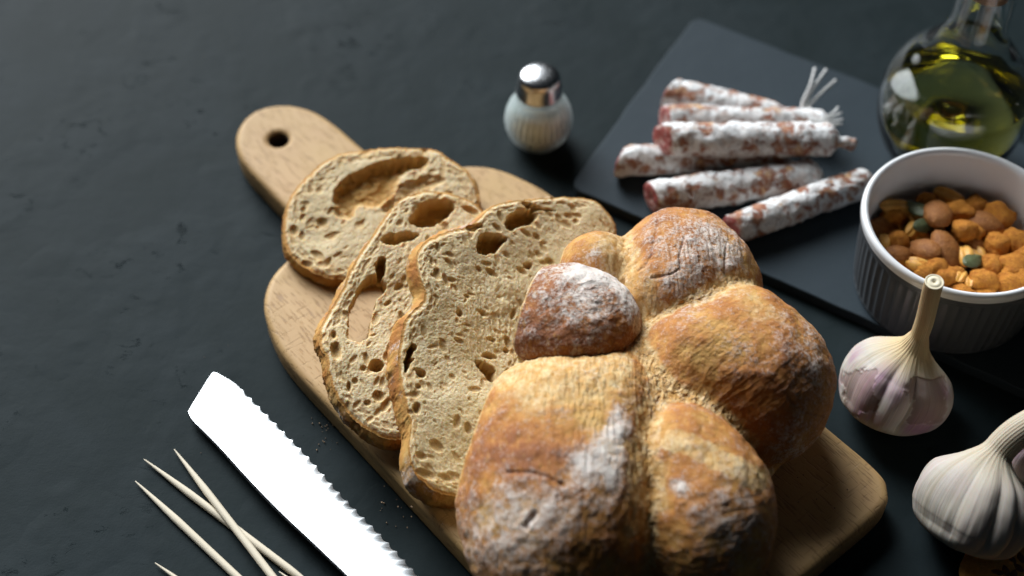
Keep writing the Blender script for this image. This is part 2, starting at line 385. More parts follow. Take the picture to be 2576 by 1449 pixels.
def bread_slice(label, plane, outl, cavs, seed, thick, cen, nmed=260, nsmall=4200, tear=None, crustw=.25, na=720, nr=150, flare=.07):
    q0 = P(*plane[:3]); a0 = nrm(np.array([6, 16.6, 0])); b0 = np.array([a0[1], -a0[0], 0])
    n = nrm(b0 * math.tan(R_(plane[3])) + a0 * math.tan(R_(plane[4])) + np.array([0, 0, 1.]))
    a = nrm(np.array([6, 16.6, 0]) - n * (np.array([6, 16.6, 0]) @ n)); b = np.cross(a, n)
    def to2(px, py):
        d = FW * FPX + RT * (px - 1288) - UP * (py - 724.5); t = ((q0 - CAM) @ n) / (d @ n); w_ = CAM + d * t - q0
        return np.array([w_ @ b, w_ @ a])
    O = np.array([to2(*p) for p in outl]); c2 = to2(*cen)
    C = closed_line(O, 2400)
    # star-shaped resampling around c2
    rel = C - c2; ang = np.unwrap(np.arctan2(rel[:, 1], rel[:, 0])); 
    if ang[-1] < ang[0]: C = C[::-1]; rel = C - c2; ang = np.unwrap(np.arctan2(rel[:, 1], rel[:, 0]))
    s = np.concatenate([[0], np.cumsum(np.linalg.norm(np.diff(np.vstack([C, C[:1]]), axis=0), axis=1))])
    CC = np.vstack([C, C[:1]]); sv = np.linspace(0, s[-1], na, endpoint=False)
    E_ = np.stack([np.interp(sv, s, CC[:, 0]), np.interp(sv, s, CC[:, 1])], -1)
    nn = fbm2(E_[:, 0] * 2.2, E_[:, 1] * 2.2, 4, seed + 5, .65)
    E_ = E_ + (E_ - c2) / np.linalg.norm(E_ - c2, axis=1)[:, None] * (nn[:, None] * .12 + .05 * fbm2(E_[:, 0] * 7, E_[:, 1] * 7, 3, seed + 6, .7)[:, None])
    Es = C[np.searchsorted(s[:-1], sv).clip(0, len(C) - 1)]; Es = np.stack([np.interp(sv, s, CC[:, 0]), np.interp(sv, s, CC[:, 1])], -1); Es = Es + (Es - c2) / np.linalg.norm(Es - c2, axis=1)[:, None] * (fbm2(Es[:, 0] * 1.4, Es[:, 1] * 1.4, 2, seed + 5) * .12)[:, None]
    lo = E_.min(0); hi = E_.max(0); ra = Raster(lo, hi, seed); rng = ra.rng
    flow = 1.2 + .3 * seed
    def rpt(): return lo + rng.random(2) * (hi - lo)
    for k in range(nmed):
        c = rpt(); r = .06 + .20 * rng.random() ** 4; ra.pit(c, r * (1.1 + rng.random() * .9), r * .75, flow + rng.normal() * .5, r * (.7 + rng.random() * .9))
    for k in range(nsmall):
        c = rpt(); r = .028 + .05 * rng.random() ** 2; ra.pit(c, r * (1.2 + rng.random() * 1.2), r, flow + rng.normal() * .5, r * .7, .1)
    # elongated cells just under the crust
    for k in range(420):
        i = rng.integers(na); e = E_[i]; t = nrm(E_[(i + 3) % na] - E_[i - 3]); inn = nrm(c2 - e); r = .05 + .08 * rng.random()
        ra.pit(e + inn * (.28 + .5 * rng.random()), r * 1.7, r * .8, math.atan2(t[1], t[0]), r * 1.2)
    for cv in cavs:
        kind = cv[0]
        if kind == 'e':
            _, x, y, rx, ry, an, dp = cv; c = to2(x, y); e1 = to2(x + rx * math.cos(an), y + rx * math.sin(an)) - c; e2 = to2(x - ry * math.sin(an), y + ry * math.cos(an)) - c
            ra.pit(c, np.linalg.norm(e1), np.linalg.norm(e2), math.atan2(e1[1], e1[0]), dp, .22)
        else: ra.cavity(closed_line([to2(*p) for p in cv[1]], 60), cv[2], cv[3], kind == 't')
    big = ra.D.copy()
    rough = np.abs(fbm2(ra.X * 4, ra.Y * 4, 4, seed + 9, .75)) * .05 + .12 * fbm2(ra.X * .9, ra.Y * .9, 3, seed + 8)
    if tear is not None:
        for (x, y, rad, an, amp) in tear:
            c = to2(x, y); wgt = np.exp(-((ra.X - c[0]) ** 2 + (ra.Y - c[1]) ** 2) / rad ** 2); ca, sa = math.cos(an), math.sin(an)
            U = ra.X * ca + ra.Y * sa; W = -ra.X * sa + ra.Y * ca
            rough = rough + wgt * amp * (1 - np.abs(fbm2(U * .9 + 7, W * 3.4, 4, seed + 21, .65)) * 2.4).clip(0, 1)
    ra.D = ra.D + rough
    # top face
    ss = np.linspace(0, 1, nr) ** .85; ss[0] = .002
    G = c2 + ss[:, None, None] * (E_ - c2)[None]; u = G[..., 0].ravel(); v = G[..., 1].ravel()
    Lr = np.linalg.norm(E_ - c2, axis=1); de = ((1 - ss)[:, None] * Lr[None]).ravel()
    dep = ra.sample(u, v); dep = np.where(dep < .3, dep * .5, dep - .15); ed0 = sstep(0, .22, de); dep2 = dep * (.25 + .75 * ed0)
    warp = fbm2(u * .22, v * .22, 2, seed + 40) * .35
    dep2 = np.minimum(dep2, thick - .02); roundo = .16 * (1 - sstep(0, .35, de))
    W3 = lambda u, v, h: q0 + u[:, None] * b + v[:, None] * a + h[:, None] * n
    V = W3(u, v, warp - dep2 - roundo); F = grid_faces(na, nr, True)
    hol = ra.sample(u, v, ra.hole.astype(float)) > .5; F = F[~hol[F].all(1)]
    edge = 1 - sstep(crustw * .25, crustw * 1.5, de)
    th = thing('bread_slice', label, 'bread slice', (*(W3(c2[:1] * 1, c2[1:] * 1, np.zeros(1))[0][:2]), 1.8), 'bread slices fallen on the cutting board')
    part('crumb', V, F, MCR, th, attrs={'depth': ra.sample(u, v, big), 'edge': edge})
    # crust ring + underside
    prof = [(0, 0.0), (flare * .7, .25), (flare, .55), (flare * .8, .85), (-.10, 1.0)]; rows = []
    hs = warp.reshape(nr, na)[-1]; dl = (dep2 + roundo).reshape(nr, na)[-1]
    nn2 = fbm2(E_[:, 0] * 1.3 + 9, E_[:, 1] * 1.3, 3, seed + 55)
    out = (E_ - c2) / Lr[:, None]
    for k in range(13):
        t = k / 12; o = np.interp(t, [p[1] for p in prof], [p[0] for p in prof]) * 1.6
        nz = fbm(np.stack([E_[:, 0] * 3, E_[:, 1] * 3, np.full(na, t * thick * 3)], -1) * 1.7, 4, seed + 3, .65) * .11 * min(1, 4 * t)
        kk = min(1, 5 * t); p2 = E_ * (1 - kk) + Es * kk + out * (o + nz)[:, None]; rows.append(W3(p2[:, 0], p2[:, 1], hs * 1.0 - dl * (1 - t) - t * thick))
    nb = 24; 
    for sbk in np.linspace(.97, .01, nb):
        p2 = c2 + (E_ - c2) * sbk; rows.append(W3(p2[:, 0], p2[:, 1], fbm2(p2[:, 0] * .22, p2[:, 1] * .22, 2, seed + 40) * .35 - thick + .0 * hs))
    V = np.vstack(rows); F = grid_faces(na, len(rows), True); rel = V - q0; uu = rel @ b; vv = rel @ a
    hol = ra.sample(uu, vv, ra.hole.astype(float)) > .5; row = np.arange(len(V)) // na; hol &= row > 12
    F = F[~hol[F].any(1)]
    nzz = fbm(V * .9, 3, seed + 77)
    br = .36 + .22 * nzz + .12 * fbm(V * 2, 3, seed + 79); fl = sstep(-.1, .5, fbm(V * .7, 3, seed + 78)) * .5
    br = np.where(row > 12, .05, br); fl = np.where(row > 12, 0, fl)
    part('crust', V, F[:, ::-1], MCU, th, attrs={'brown': br, 'flour': fl, 'pale': np.where(row > 12, .9, .25 - .4 * nzz)})
    return th

s1_out = [(711, 575), (722, 510), (760, 450), (815, 405), (880, 380), (960, 370), (1030, 368), (1095, 374), (1130, 398), (1180, 435), (1202, 480), (1203, 540), (1165, 600), (1080, 655), (980, 690), (860, 698), (790, 682), (742, 650), (718, 620)]
s1_cav = [('c', [(838, 480), (862, 452), (905, 428), (960, 405), (1010, 392), (1060, 392), (1082, 402), (1062, 425), (1035, 430), (1010, 440), (1000, 462), (990, 490), (965, 515), (930, 525), (905, 520), (885, 545), (868, 540), (845, 520)], .85, .75),
          ('c', [(1000, 470), (1040, 450), (1095, 440), (1120, 455), (1080, 480), (1030, 515), (985, 540), (960, 530), (975, 500)], .38, .5),
          ('c', [(1085, 505), (1130, 482), (1138, 492), (1110, 518), (1085, 520)], .4, .15),
          ('e', 810, 555, 14, 11, 0, .35), ('e', 739, 577, 12, 14, 0, .35), ('e', 760, 590, 8, 12, 0, .25), ('e', 803, 477, 9, 9, 0, .22), ('e', 782, 478, 8, 10, 0, .22), ('e', 769, 510, 10, 7, 0, .2),
          ('e', 800, 640, 20, 10, .6, .3), ('e', 772, 660, 16, 9, .2, .3), ('e', 815, 660, 14, 10, 0, .3), ('e', 862, 535, 26, 14, .5, .45), ('e', 905, 565, 12, 10, 0, .2)]
bread_slice('small oval bread slice with one wide hollow, farthest back against the board handle', (740, 600, 3.2, 6, -8), s1_out, s1_cav, 11, 1.15, (960, 540), 330, 4600, [(1060, 480, 2.2, .6, .10), (1000, 600, 3, .2, .04)], na=640, nr=130)

s2_out = [(1060, 483), (1000, 505), (960, 560), (920, 615), (880, 680), (850, 745), (815, 800), (803, 850), (818, 900), (835, 970), (870, 1030), (905, 1065), (945, 1092), (1000, 1106), (1060, 1080), (1110, 1000), (1160, 850), (1210, 700), (1235, 590), (1205, 520), (1130, 486)]
s2_cav = [('c', [(1030, 560), (1050, 520), (1090, 502), (1130, 508), (1142, 525), (1120, 550), (1085, 570), (1060, 572)], 1.0, .3),
          ('c', [(960, 600), (985, 588), (1030, 585), (1055, 592), (1030, 608), (985, 616), (963, 612)], .7, .2),
          ('c', [(943, 660), (960, 645), (972, 655), (968, 690), (950, 690)], 1.0, .12),
          ('t', [(935, 690), (965, 700), (975, 722), (952, 745), (945, 770), (935, 800), (928, 845), (905, 855), (880, 848), (876, 800), (884, 755), (905, 715)], 1.3, .12),
          ('e', 845, 885, 15, 24, 0, .45), ('e', 946, 920, 20, 17, 0, .8), ('e', 915, 928, 9, 7, 0, .3), ('e', 840, 842, 8, 12, 0, .4), ('e', 843, 892, 8, 12, 0, .4), ('e', 878, 975, 6, 14, 0, .4), ('e', 952, 998, 16, 14, 0, .4), ('e', 925, 1015, 9, 7, 0, .3), ('e', 970, 1020, 10, 22, .5, .35),
          ('e', 893, 960, 9, 9, 0, .3), ('e', 1180, 530, 26, 9, .4, .4), ('e', 1110, 640, 18, 8, .4, .2)]
bread_slice('middle leaning bread slice with a window-like hole through its crumb at the left', (822, 950, 4.3, 12.5, -6), s2_out, s2_cav, 23, 1.25, (1020, 800), 520, 7000, [(1010, 700, 2.5, 1.2, .08)], flare=.13, crustw=.2)

s3_out = [(1190, 560), (1120, 583), (1065, 612), (1047, 650), (1052, 700), (1068, 745), (1052, 770), (1022, 800), (1012, 850), (1006, 900), (1010, 950), (1022, 1010), (1035, 1070), (1030, 1130), (1042, 1180), (1075, 1215), (1120, 1238), (1180, 1240), (1235, 1190), (1270, 1050), (1340, 880), (1440, 740), (1530, 640), (1552, 575), (1525, 525), (1480, 497), (1400, 492), (1330, 498), (1270, 505), (1230, 525)]
s3_cav = [('c', [(1268, 560), (1285, 535), (1325, 522), (1352, 535), (1340, 560), (1305, 568), (1290, 582), (1275, 578)], 1.0, .25),
          ('c', [(1320, 505), (1370, 520), (1400, 528), (1360, 530), (1325, 522)], .6, .1),
          ('c', [(1198, 625), (1210, 590), (1240, 588), (1272, 598), (1265, 620), (1235, 640), (1205, 640)], 1.0, .25),
          ('c', [(1172, 565), (1200, 562), (1212, 572), (1195, 584), (1175, 578)], .5, .15),
          ('c', [(1020, 925), (1022, 895), (1036, 862), (1048, 865), (1044, 890), (1032, 925), (1024, 932)], 1.0, .12),
          ('c', [(1195, 905), (1225, 915), (1248, 935), (1240, 960), (1215, 940)], .8, .2),
          ('e', 1100, 625, 7, 12, 0, .3), ('e', 1085, 660, 6, 12, 0, .3), ('e', 1060, 935, 16, 10, .6, .5), ('e', 1050, 1025, 10, 14, 0, .45), ('e', 1055, 970, 9, 7, 0, .3), ('e', 1045, 990, 12, 10, 0, .35), ('e', 1155, 790, 9, 10, 0, .35), ('e', 1275, 880, 9, 8, 0, .35),
          ('e', 1330, 665, 12, 9, 0, .5), ('e', 1385, 655, 14, 8, .5, .35), ('e', 1100, 1120, 22, 12, .7, .3), ('e', 1062, 1145, 16, 9, .4, .3), ('e', 1075, 1190, 30, 11, .35, .35), ('e', 1130, 1200, 26, 9, .2, .3), ('e', 1450, 555, 8, 8, 0, .3)]
bread_slice('largest bread slice, lobed and golden edged, leaning nearest the round loaf', (1010, 900, 5.7, 22, -6.5), s3_out, s3_cav, 37, 1.75, (1180, 830), 760, 8000, [(1270, 790, 2.6, 2.2, .17), (1180, 1170, 1.8, 2.4, .10), (1120, 880, 3, .9, .04)], na=800, nr=170, flare=.2, crustw=.2)

# ================================================================ ROUND LOAF
Oc = P(1610, 1040, 3.2); Oc[2] = 3.4
cutA = P(1166, 1230, 5.5); cutB = P(1430, 640, 6.0)
cutd = nrm((cutB - cutA) * [1, 1, 0]); cutn = np.array([-cutd[1], cutd[0], -.10]); cutn = nrm(cutn)  # points left, away from loaf
def ell(px, py, z, wx, hy, rz=None, yaw=0.0, ry=None):
    c = P(px, py, z); s = pxcm(c); rx = wx / s
    if ry is None: ry = hy / s / .941
    return (c, np.array([rx, ry, rz or ry * .85]), yaw)
LOBES = [ell(1712, 722, 4.9, 182, 190, 3.9, .0),        # A back right
         ell(1885, 965, 4.9, 212, 200, 4.0, .2),        # B right
         ell(1768, 1298, 4.8, 182, 222, 4.05, .0),       # C front right
         ell(1392, 1245, 5.1, 245, 330, 4.3, .0),       # D front left
         ell(1497, 735, 4.6, 112, 120, 3.6, .0)]        # E back left (cut)
BASE = [ell(1640, 1050, 4.3, 250, 280, 3.45), ell(1620, 1000, 3.2, 350, 380, 1.9)]
def sd_ell(p, e):
    c, r, yaw = e; q = p - c; ca, sa = math.cos(yaw), math.sin(yaw)
    q = np.stack([q[..., 0] * ca + q[..., 1] * sa, -q[..., 0] * sa + q[..., 1] * ca, q[..., 2]], -1)
    k0 = np.linalg.norm(q / r, axis=-1); k1 = np.linalg.norm(q / r ** 2, axis=-1); return k0 * (k0 - 1) / np.maximum(k1, 1e-6)
def smin(a, b, k): h = np.clip(.5 + .5 * (b - a) / k, 0, 1); return b * (1 - h) + a * h - k * h * (1 - h)
EXTRA = {0: [ell(1665, 808, 4.9, 118, 118, 3.75), ell(1800, 760, 4.6, 90, 90, 3.3)], 1: [ell(1735, 962, 4.9, 145, 155, 3.95), ell(1860, 870, 4.7, 100, 100, 3.5)], 2: [ell(1700, 1190, 4.9, 118, 125, 3.8)], 3: [ell(1430, 1095, 5.0, 225, 165, 3.85), ell(1555, 1060, 4.9, 90, 130, 3.6), ell(1520, 1240, 4.9, 100, 230, 3.9)]}
def sdf(p, want=False):
    ds = [sd_ell(p, e) for e in LOBES]; bs = [sd_ell(p, e) for e in BASE]
    for k, ex in EXTRA.items():
        for e in ex: ds[k] = smin(ds[k], sd_ell(p, e), 1.6)
    d = ds[0]
    for x in ds[1:]: d = smin(d, x, .55)
    for x in bs: d = smin(d, x, .7)
    if want: return d, np.stack(ds + bs, -1)
    return d
na, ne = 900, 460
az = np.linspace(0, 2 * math.pi, na, endpoint=False); el = np.linspace(R_(-32), R_(89.6), ne)
AZ, EL = np.meshgrid(az, el); D = np.stack([np.cos(EL) * np.cos(AZ), np.cos(EL) * np.sin(AZ), np.sin(EL)], -1).reshape(-1, 3)
t = np.full(len(D), 16.0)
for it in range(45):
    p = Oc + D * t[:, None]; s = sdf(p); t = np.maximum(t - np.maximum(s, 0) * .8, .5); 
p = Oc + D * t[:, None]
_, dall = sdf(p, True); srt = np.sort(dall[:, :5], 1); gap = srt[:, 1] - srt[:, 0]; who = np.argmin(dall[:, :5], 1)
basedom = dall[:, 5:].min(1) - srt[:, 0]
px_, py_ = proj(p)
def blob(x, y, rx, ry, an=0.0):
    ca, sa = math.cos(an), math.sin(an); X = px_ - x; Y = py_ - y
    return np.exp(-((X * ca + Y * sa) / rx) ** 2 - ((-X * sa + Y * ca) / ry) ** 2)
nA = fbm(p * .8, 4, 1); nB = fbm(p * 2.2, 4, 2, .6); nC = fbm(p * 6, 3, 3, .6)
seam = 1 - sstep(.05, 1.1, gap + .35 * nB)
torn = np.clip(seam + (1 - sstep(-.6, .3, basedom)), 0, 1)
pale = torn * .9 + .6 * blob(1440, 960, 220, 90, .05) + .5 * blob(1330, 1000, 80, 70) + .85 * blob(1550, 640, 55, 120, -.3) + .6 * blob(1910, 775, 120, 45, .5) + .6 * blob(1830, 1170, 120, 40, .45) + .5 * blob(1640, 740, 30, 100) + .4 * blob(1620, 1200, 30, 250)
brown = .44 + .24 * nA + .12 * nB + .14 * blob(1960, 1000, 160, 130) + .16 * blob(1720, 640, 110, 110) + .04 * blob(1830, 1330, 110, 150) + .14 * blob(1330, 1150, 170, 70, .1) + .06 * blob(1380, 1400, 260, 110) - .12 * blob(1480, 1080, 120, 90) + .12 * blob(1500, 640, 40, 50)
brown = np.where(who == 3, brown - .03, brown) + .2 * blob(1330, 1130, 150, 75, .1) * (who == 3)
def ldist(pts):
    pts = [np.array(q, float) for q in pts]; d = np.full(len(p), 1e9)
    for a, b in zip(pts[:-1], pts[1:]):
        e = b - a; tt = np.clip(((px_ - a[0]) * e[0] + (py_ - a[1]) * e[1]) / (e @ e), 0, 1); d = np.minimum(d, np.hypot(px_ - a[0] - tt * e[0], py_ - a[1] - tt * e[1]))
    return d
band = lambda pts, wd: 1 - sstep(wd * .55, wd * 1.15, ldist(pts) + 9 * nB + 5 * nC)
pale = np.maximum(pale - .25 * nA, 1.0 * band([(1690, 1105), (1780, 1140), (1905, 1205)], 34))
pale = np.maximum(pale, .9 * band([(1640, 975), (1612, 1080), (1595, 1200), (1590, 1330)], 24))
pale = np.maximum(pale, 1.0 * band([(1270, 925), (1400, 935), (1540, 925)], 62))
pale = np.maximum(pale, .7 * band([(1640, 1180), (1650, 1260)], 40))
flour = 1.15 * blob(1548, 1090, 26, 62, .25) + .95 * blob(1480, 1165, 55, 40, -.9) + .7 * blob(1535, 1180, 40, 70) + .6 * blob(1330, 1290, 160, 75, -.2) + .35 * blob(1300, 1400, 140, 60) + .6 * blob(1830, 650, 40, 60, -.5) + .42 * blob(1730, 610, 120, 80) + .6 * blob(1720, 735, 55, 60) \
    + .75 * blob(1712, 1225, 34, 16, .3) + .42 * blob(1840, 1310, 90, 110) + .32 * blob(2040, 900, 60, 130) + .35 * blob(1860, 880, 60, 30, .6) + .45 * blob(1490, 640, 30, 30) + .28 * blob(2000, 1120, 60, 70)
flour = np.clip(flour * (.82 + .5 * nB) * (1 - torn * .7) + .15 + .12 * nA, 0, 1.0)
# surface relief, along the outward normal
g = np.stack([sdf(p + np.eye(3)[k] * .05) - sdf(p - np.eye(3)[k] * .05) for k in range(3)], -1); N = g / np.linalg.norm(g, axis=1)[:, None]
def aniso(an, f1, f2, s):
    ca, sa = math.cos(an), math.sin(an); return 1 - np.abs(fbm(np.stack([(px_ * ca + py_ * sa) / 50 * f1, (-px_ * sa + py_ * ca) / 50 * f2, p[:, 2] * .3], -1), 4, s, .6)) * 2.2
disp = .14 * nA + .035 * nB + .014 * nC
wB = blob(1900, 950, 260, 200) * (who == 1); wC = blob(1800, 1320, 200, 220) * (who == 2); wD = (who == 3) * 1.0; wA = (who == 0) * blob(1750, 640, 160, 160)
disp += .026 * wB * aniso(-.65, .45, 2.6, 80) + .016 * wC * aniso(-.25, .4, 3.4, 81) + .045 * wD * aniso(1.5, .8, 3.2, 82) + .07 * wA * aniso(1.42, .35, 4.2, 83)
fold = .05 * torn * aniso(-1.1, .6, 2.2, 84) + .09 * band([(1640, 975), (1612, 1080), (1595, 1200), (1590, 1330)], 26) * (aniso(1.45, .4, 5, 85) - .8); disp += fold
fib = 1 - 2.4 * np.abs(fbm(p * 1.7 + .5 * nB[:, None], 4, 9, .6))
disp += torn * (.075 * fib - .02) + .05 * np.clip(pale - .3, 0, 1) * fbm(p * [4.5, 1.6, 3], 4, 12, .6)
# parallel wrinkles of the stretched skin on the lobes
wrk = lambda an, fr, w: w * (np.abs(np.sin((px_ * math.cos(an) + py_ * math.sin(an)) * fr + 3.2 * nB + 2 * nA)) ** .6)
disp += .03 * wrk(.15, .075, blob(1740, 620, 120, 100))
def crack(pts, wd, dp):
    pts = [np.array(q, float) for q in pts]; d = np.full(len(p), 1e9)
    for a, b in zip(pts[:-1], pts[1:]):
        e = b - a; tt = np.clip(((px_ - a[0]) * e[0] + (py_ - a[1]) * e[1]) / (e @ e), 0, 1); d = np.minimum(d, np.hypot(px_ - a[0] - tt * e[0], py_ - a[1] - tt * e[1]))
    return -dp * np.exp(-((d + 2.5 * nC) / wd) ** 2)
ck = .6 * crack([(1655, 560), (1648, 600), (1640, 640), (1622, 672), (1605, 680)], 3.2, .14) + crack([(1720, 600), (1708, 650), (1712, 680)], 2.6, .08) + crack([(1828, 610), (1822, 680), (1832, 715)], 2.6, .10) \
    + crack([(1278, 1190), (1341, 1188), (1379, 1201), (1423, 1225)], 3.0, .10) + crack([(1640, 700), (1690, 690), (1705, 680)], 2.6, .08) \
    + crack([(1346, 1292), (1338, 1304), (1330, 1310), (1322, 1326)], 6, .22) + crack([(1990, 1010), (2020, 1040), (2075, 1050)], 2.6, .07)
disp += ck; brown = brown + np.clip(-ck, 0, .15) * 1.6
p = p + N * disp[:, None]
# cut plane: rays are shortened to the plane
dp_ = (p - cutA) @ cutn; rd = p - Oc; den = rd @ cutn; lim = ((cutA - Oc) @ cutn) / np.where(np.abs(den) < 1e-6, 1e-6, den)
iscut = dp_ > 0
pale = np.maximum(pale, 1.1 * sstep(-.16, -.05, dp_)); flour = flour * (1 - sstep(-.2, -.05, dp_))
p = np.where(iscut[:, None], Oc + rd * lim[:, None], p)
low = p[:, 2] < 1.82
# rays that go below the board top stop at it
rd = p - Oc; k = np.where(low, (1.82 - Oc[2]) / np.where(rd[:, 2] < -1e-6, rd[:, 2], -1), 1); p = Oc + rd * k[:, None]
F = grid_faces(na, ne, True); fc = iscut[F].all(1)
top = np.arange((ne - 1) * na, ne * na)
loaf = thing('bread_loaf', 'round lobed crusty loaf dusted with flour, cut open on its left side', 'bread', (Oc[0], Oc[1], 1.8))
part('crust', p, F[~fc], MCU, loaf, attrs={'brown': brown, 'flour': flour, 'pale': pale})
cf = F[fc]; uniq, inv = np.unique(cf, return_inverse=True); pc = p[uniq]
hh_ = fbm(pc * 4, 4, 30, .7); vv_ = np.clip(fbm(pc * 1.6, 3, 31) - .15, 0, 1)
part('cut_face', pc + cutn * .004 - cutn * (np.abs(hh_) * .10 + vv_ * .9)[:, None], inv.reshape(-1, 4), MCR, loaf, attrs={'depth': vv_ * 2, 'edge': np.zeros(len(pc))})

# knob on top
Kc = P(1440, 806, 7.4); ks = pxcm(Kc); KR = np.array([172 / ks, 3.0, 2.1])
na2, ne2 = 420, 210
AZ, EL = np.meshgrid(np.linspace(0, 2 * math.pi, na2, endpoint=False), np.linspace(R_(-55), R_(89.5), ne2))
D = np.stack([np.cos(EL) * np.cos(AZ), np.cos(EL) * np.sin(AZ), np.sin(EL)], -1).reshape(-1, 3)
q = D * KR * (1 + .06 * (fbm(D * 1.6, 3, 60)))[:, None]
q[:, 2] = np.where(q[:, 2] > 0, q[:, 2] * (1 + .05 * fbm(D * 3, 2, 61)), q[:, 2] * .8)
p = Kc + q; px_, py_ = proj(p)
nA = fbm(p * 1.0, 4, 62); nB = fbm(p * 2.6, 4, 63, .6); nC = fbm(p * 7, 3, 64, .6)
ctr = np.array([1500, 745]); rad = np.hypot(px_ - ctr[0], (py_ - ctr[1]) * 1.35)
angw = np.arctan2((py_ - ctr[1]) * 1.35, px_ - ctr[0])
sw = 1.6 * fbm(np.stack([rad * .085, angw * 1.3 + rad * .012, 0 * rad], -1) + .5 * nA[:, None], 4, 70, .6) ; topm = blob(1490, 750, 120, 75)
wr2 = np.sin(py_ * .12 + px_ * .02 + 4 * nA + 2.2 * nB) * blob(1420, 860, 170, 60)
disp = .09 * nA + .04 * nB + .02 * nC + .034 * topm * sw + .022 * wr2
ck = -.05 * np.exp(-((px_ - 1500) ** 2 + (py_ - 742) ** 2) / 25 ** 2)
p = p + D * (disp + ck)[:, None]
fl = .9 * blob(1510, 692, 115, 30, .12) + .42 * blob(1480, 765, 100, 60) + .75 * blob(1580, 760, 20, 65, -.35) + .26 + .25 * nA - .25 * topm * sw
br = .74 + .18 * nA + .1 * nB + .18 * blob(1400, 860, 170, 50) - .06 * topm
rim = sstep(-.1, -.55, q[:, 2] / KR[2])
kdp = (p - cutA) @ cutn; iscut = kdp > -.03; rd = p - Kc; den = rd @ cutn; lim = ((cutA - Kc) @ cutn - .03) / np.where(np.abs(den) < 1e-6, 1e-6, den)
p = np.where(iscut[:, None], Kc + rd * np.clip(lim, 0, 1)[:, None], p)
F = grid_faces(na2, ne2, True)
kn = part('top_knob', p, F, MCU, loaf, attrs={'brown': np.where(iscut, 0, br), 'flour': np.clip(np.where(iscut, 0, fl), 0, 1.1), 'pale': np.where(iscut, .9, np.maximum(rim * .8, sstep(-.18, -.08, kdp)))})
kn['label'] = 'dark brown floury knob on top of the loaf'

# ================================================================ SAUSAGES
def mat_sausage():
    m = M('moulded_casing'); c = m.coord(); at = m.attr('uvw', True)
    n1 = m.noise(c, .95, 3, .5, .3); n2 = m.noise(c, 3.4, 4, .6, .4); n3 = m.noise(c, 12, 3, .6)
    red = m.mix(m.ramp(n2, [(.35, 0), (.65, 1)]), (.27, .10, .065), (.46, .26, .155))
    red = m.mix(m.ramp(m.noise(m.coord((130, 130, 130)), 1, 2), [(.60, 0), (.66, 1)]), red, (.62, .40, .22))
    msk = m.math('ADD', m.math('MULTIPLY', n1, .68), m.math('MULTIPLY', n2, .32)); msk = m.math('ADD', msk, m.math('MULTIPLY', m.math('SUBTRACT', n3, .5), .12))
    msk = m.ramp(msk, [(.43, 0), (.485, 1)])
    tone = m.ramp(m.noise(c, 2.0, 4, .65, .6), [(.32, (.55, .38, .31)), (.44, (.76, .74, .72)), (.6, (.86, .87, .87))])
    spk = m.ramp(m.noise(c, 8, 4, .7), [(.36, .55), (.5, 1)])
    col = m.mix(msk, red, m.mix(1.0, tone, spk, 'MULTIPLY'))
    m.set(Base_Color=col, Roughness=.8, Specular_IOR_Level=.25)
    m.bump(m.math('ADD', m.math('MULTIPLY', msk, .6), m.math('ADD', m.math('MULTIPLY', n2, .8), m.math('MULTIPLY', n3, .3))), .0011, .8); return m.m
def mat_meat():
    m = M('cured_meat'); c = m.coord(); v = m.voro(c, 3.2, out='Color'); n = m.noise(c, 2.6, 4, .6, .5)
    col = m.mix(m.ramp(n, [(.50, 0), (.58, 1)]), (.34, .085, .075), (.60, .40, .36))
    m.set(Base_Color=col, Roughness=.45, Specular_IOR_Level=.4, Subsurface_Weight=.15, Subsurface_Scale=.002); m.bump(m.noise(c, 5, 4), .0008, .7); return m.m
MSA = mat_sausage(); MME = mat_meat()
mt = M('white_twine'); mt.set(Base_Color=(.72, .72, .70), Roughness=.9); mt.bump(mt.noise(mt.coord(), 25, 2), .0004, 1); MTW = mt.m
GS = 'white moulded dry sausages piled on the slate'
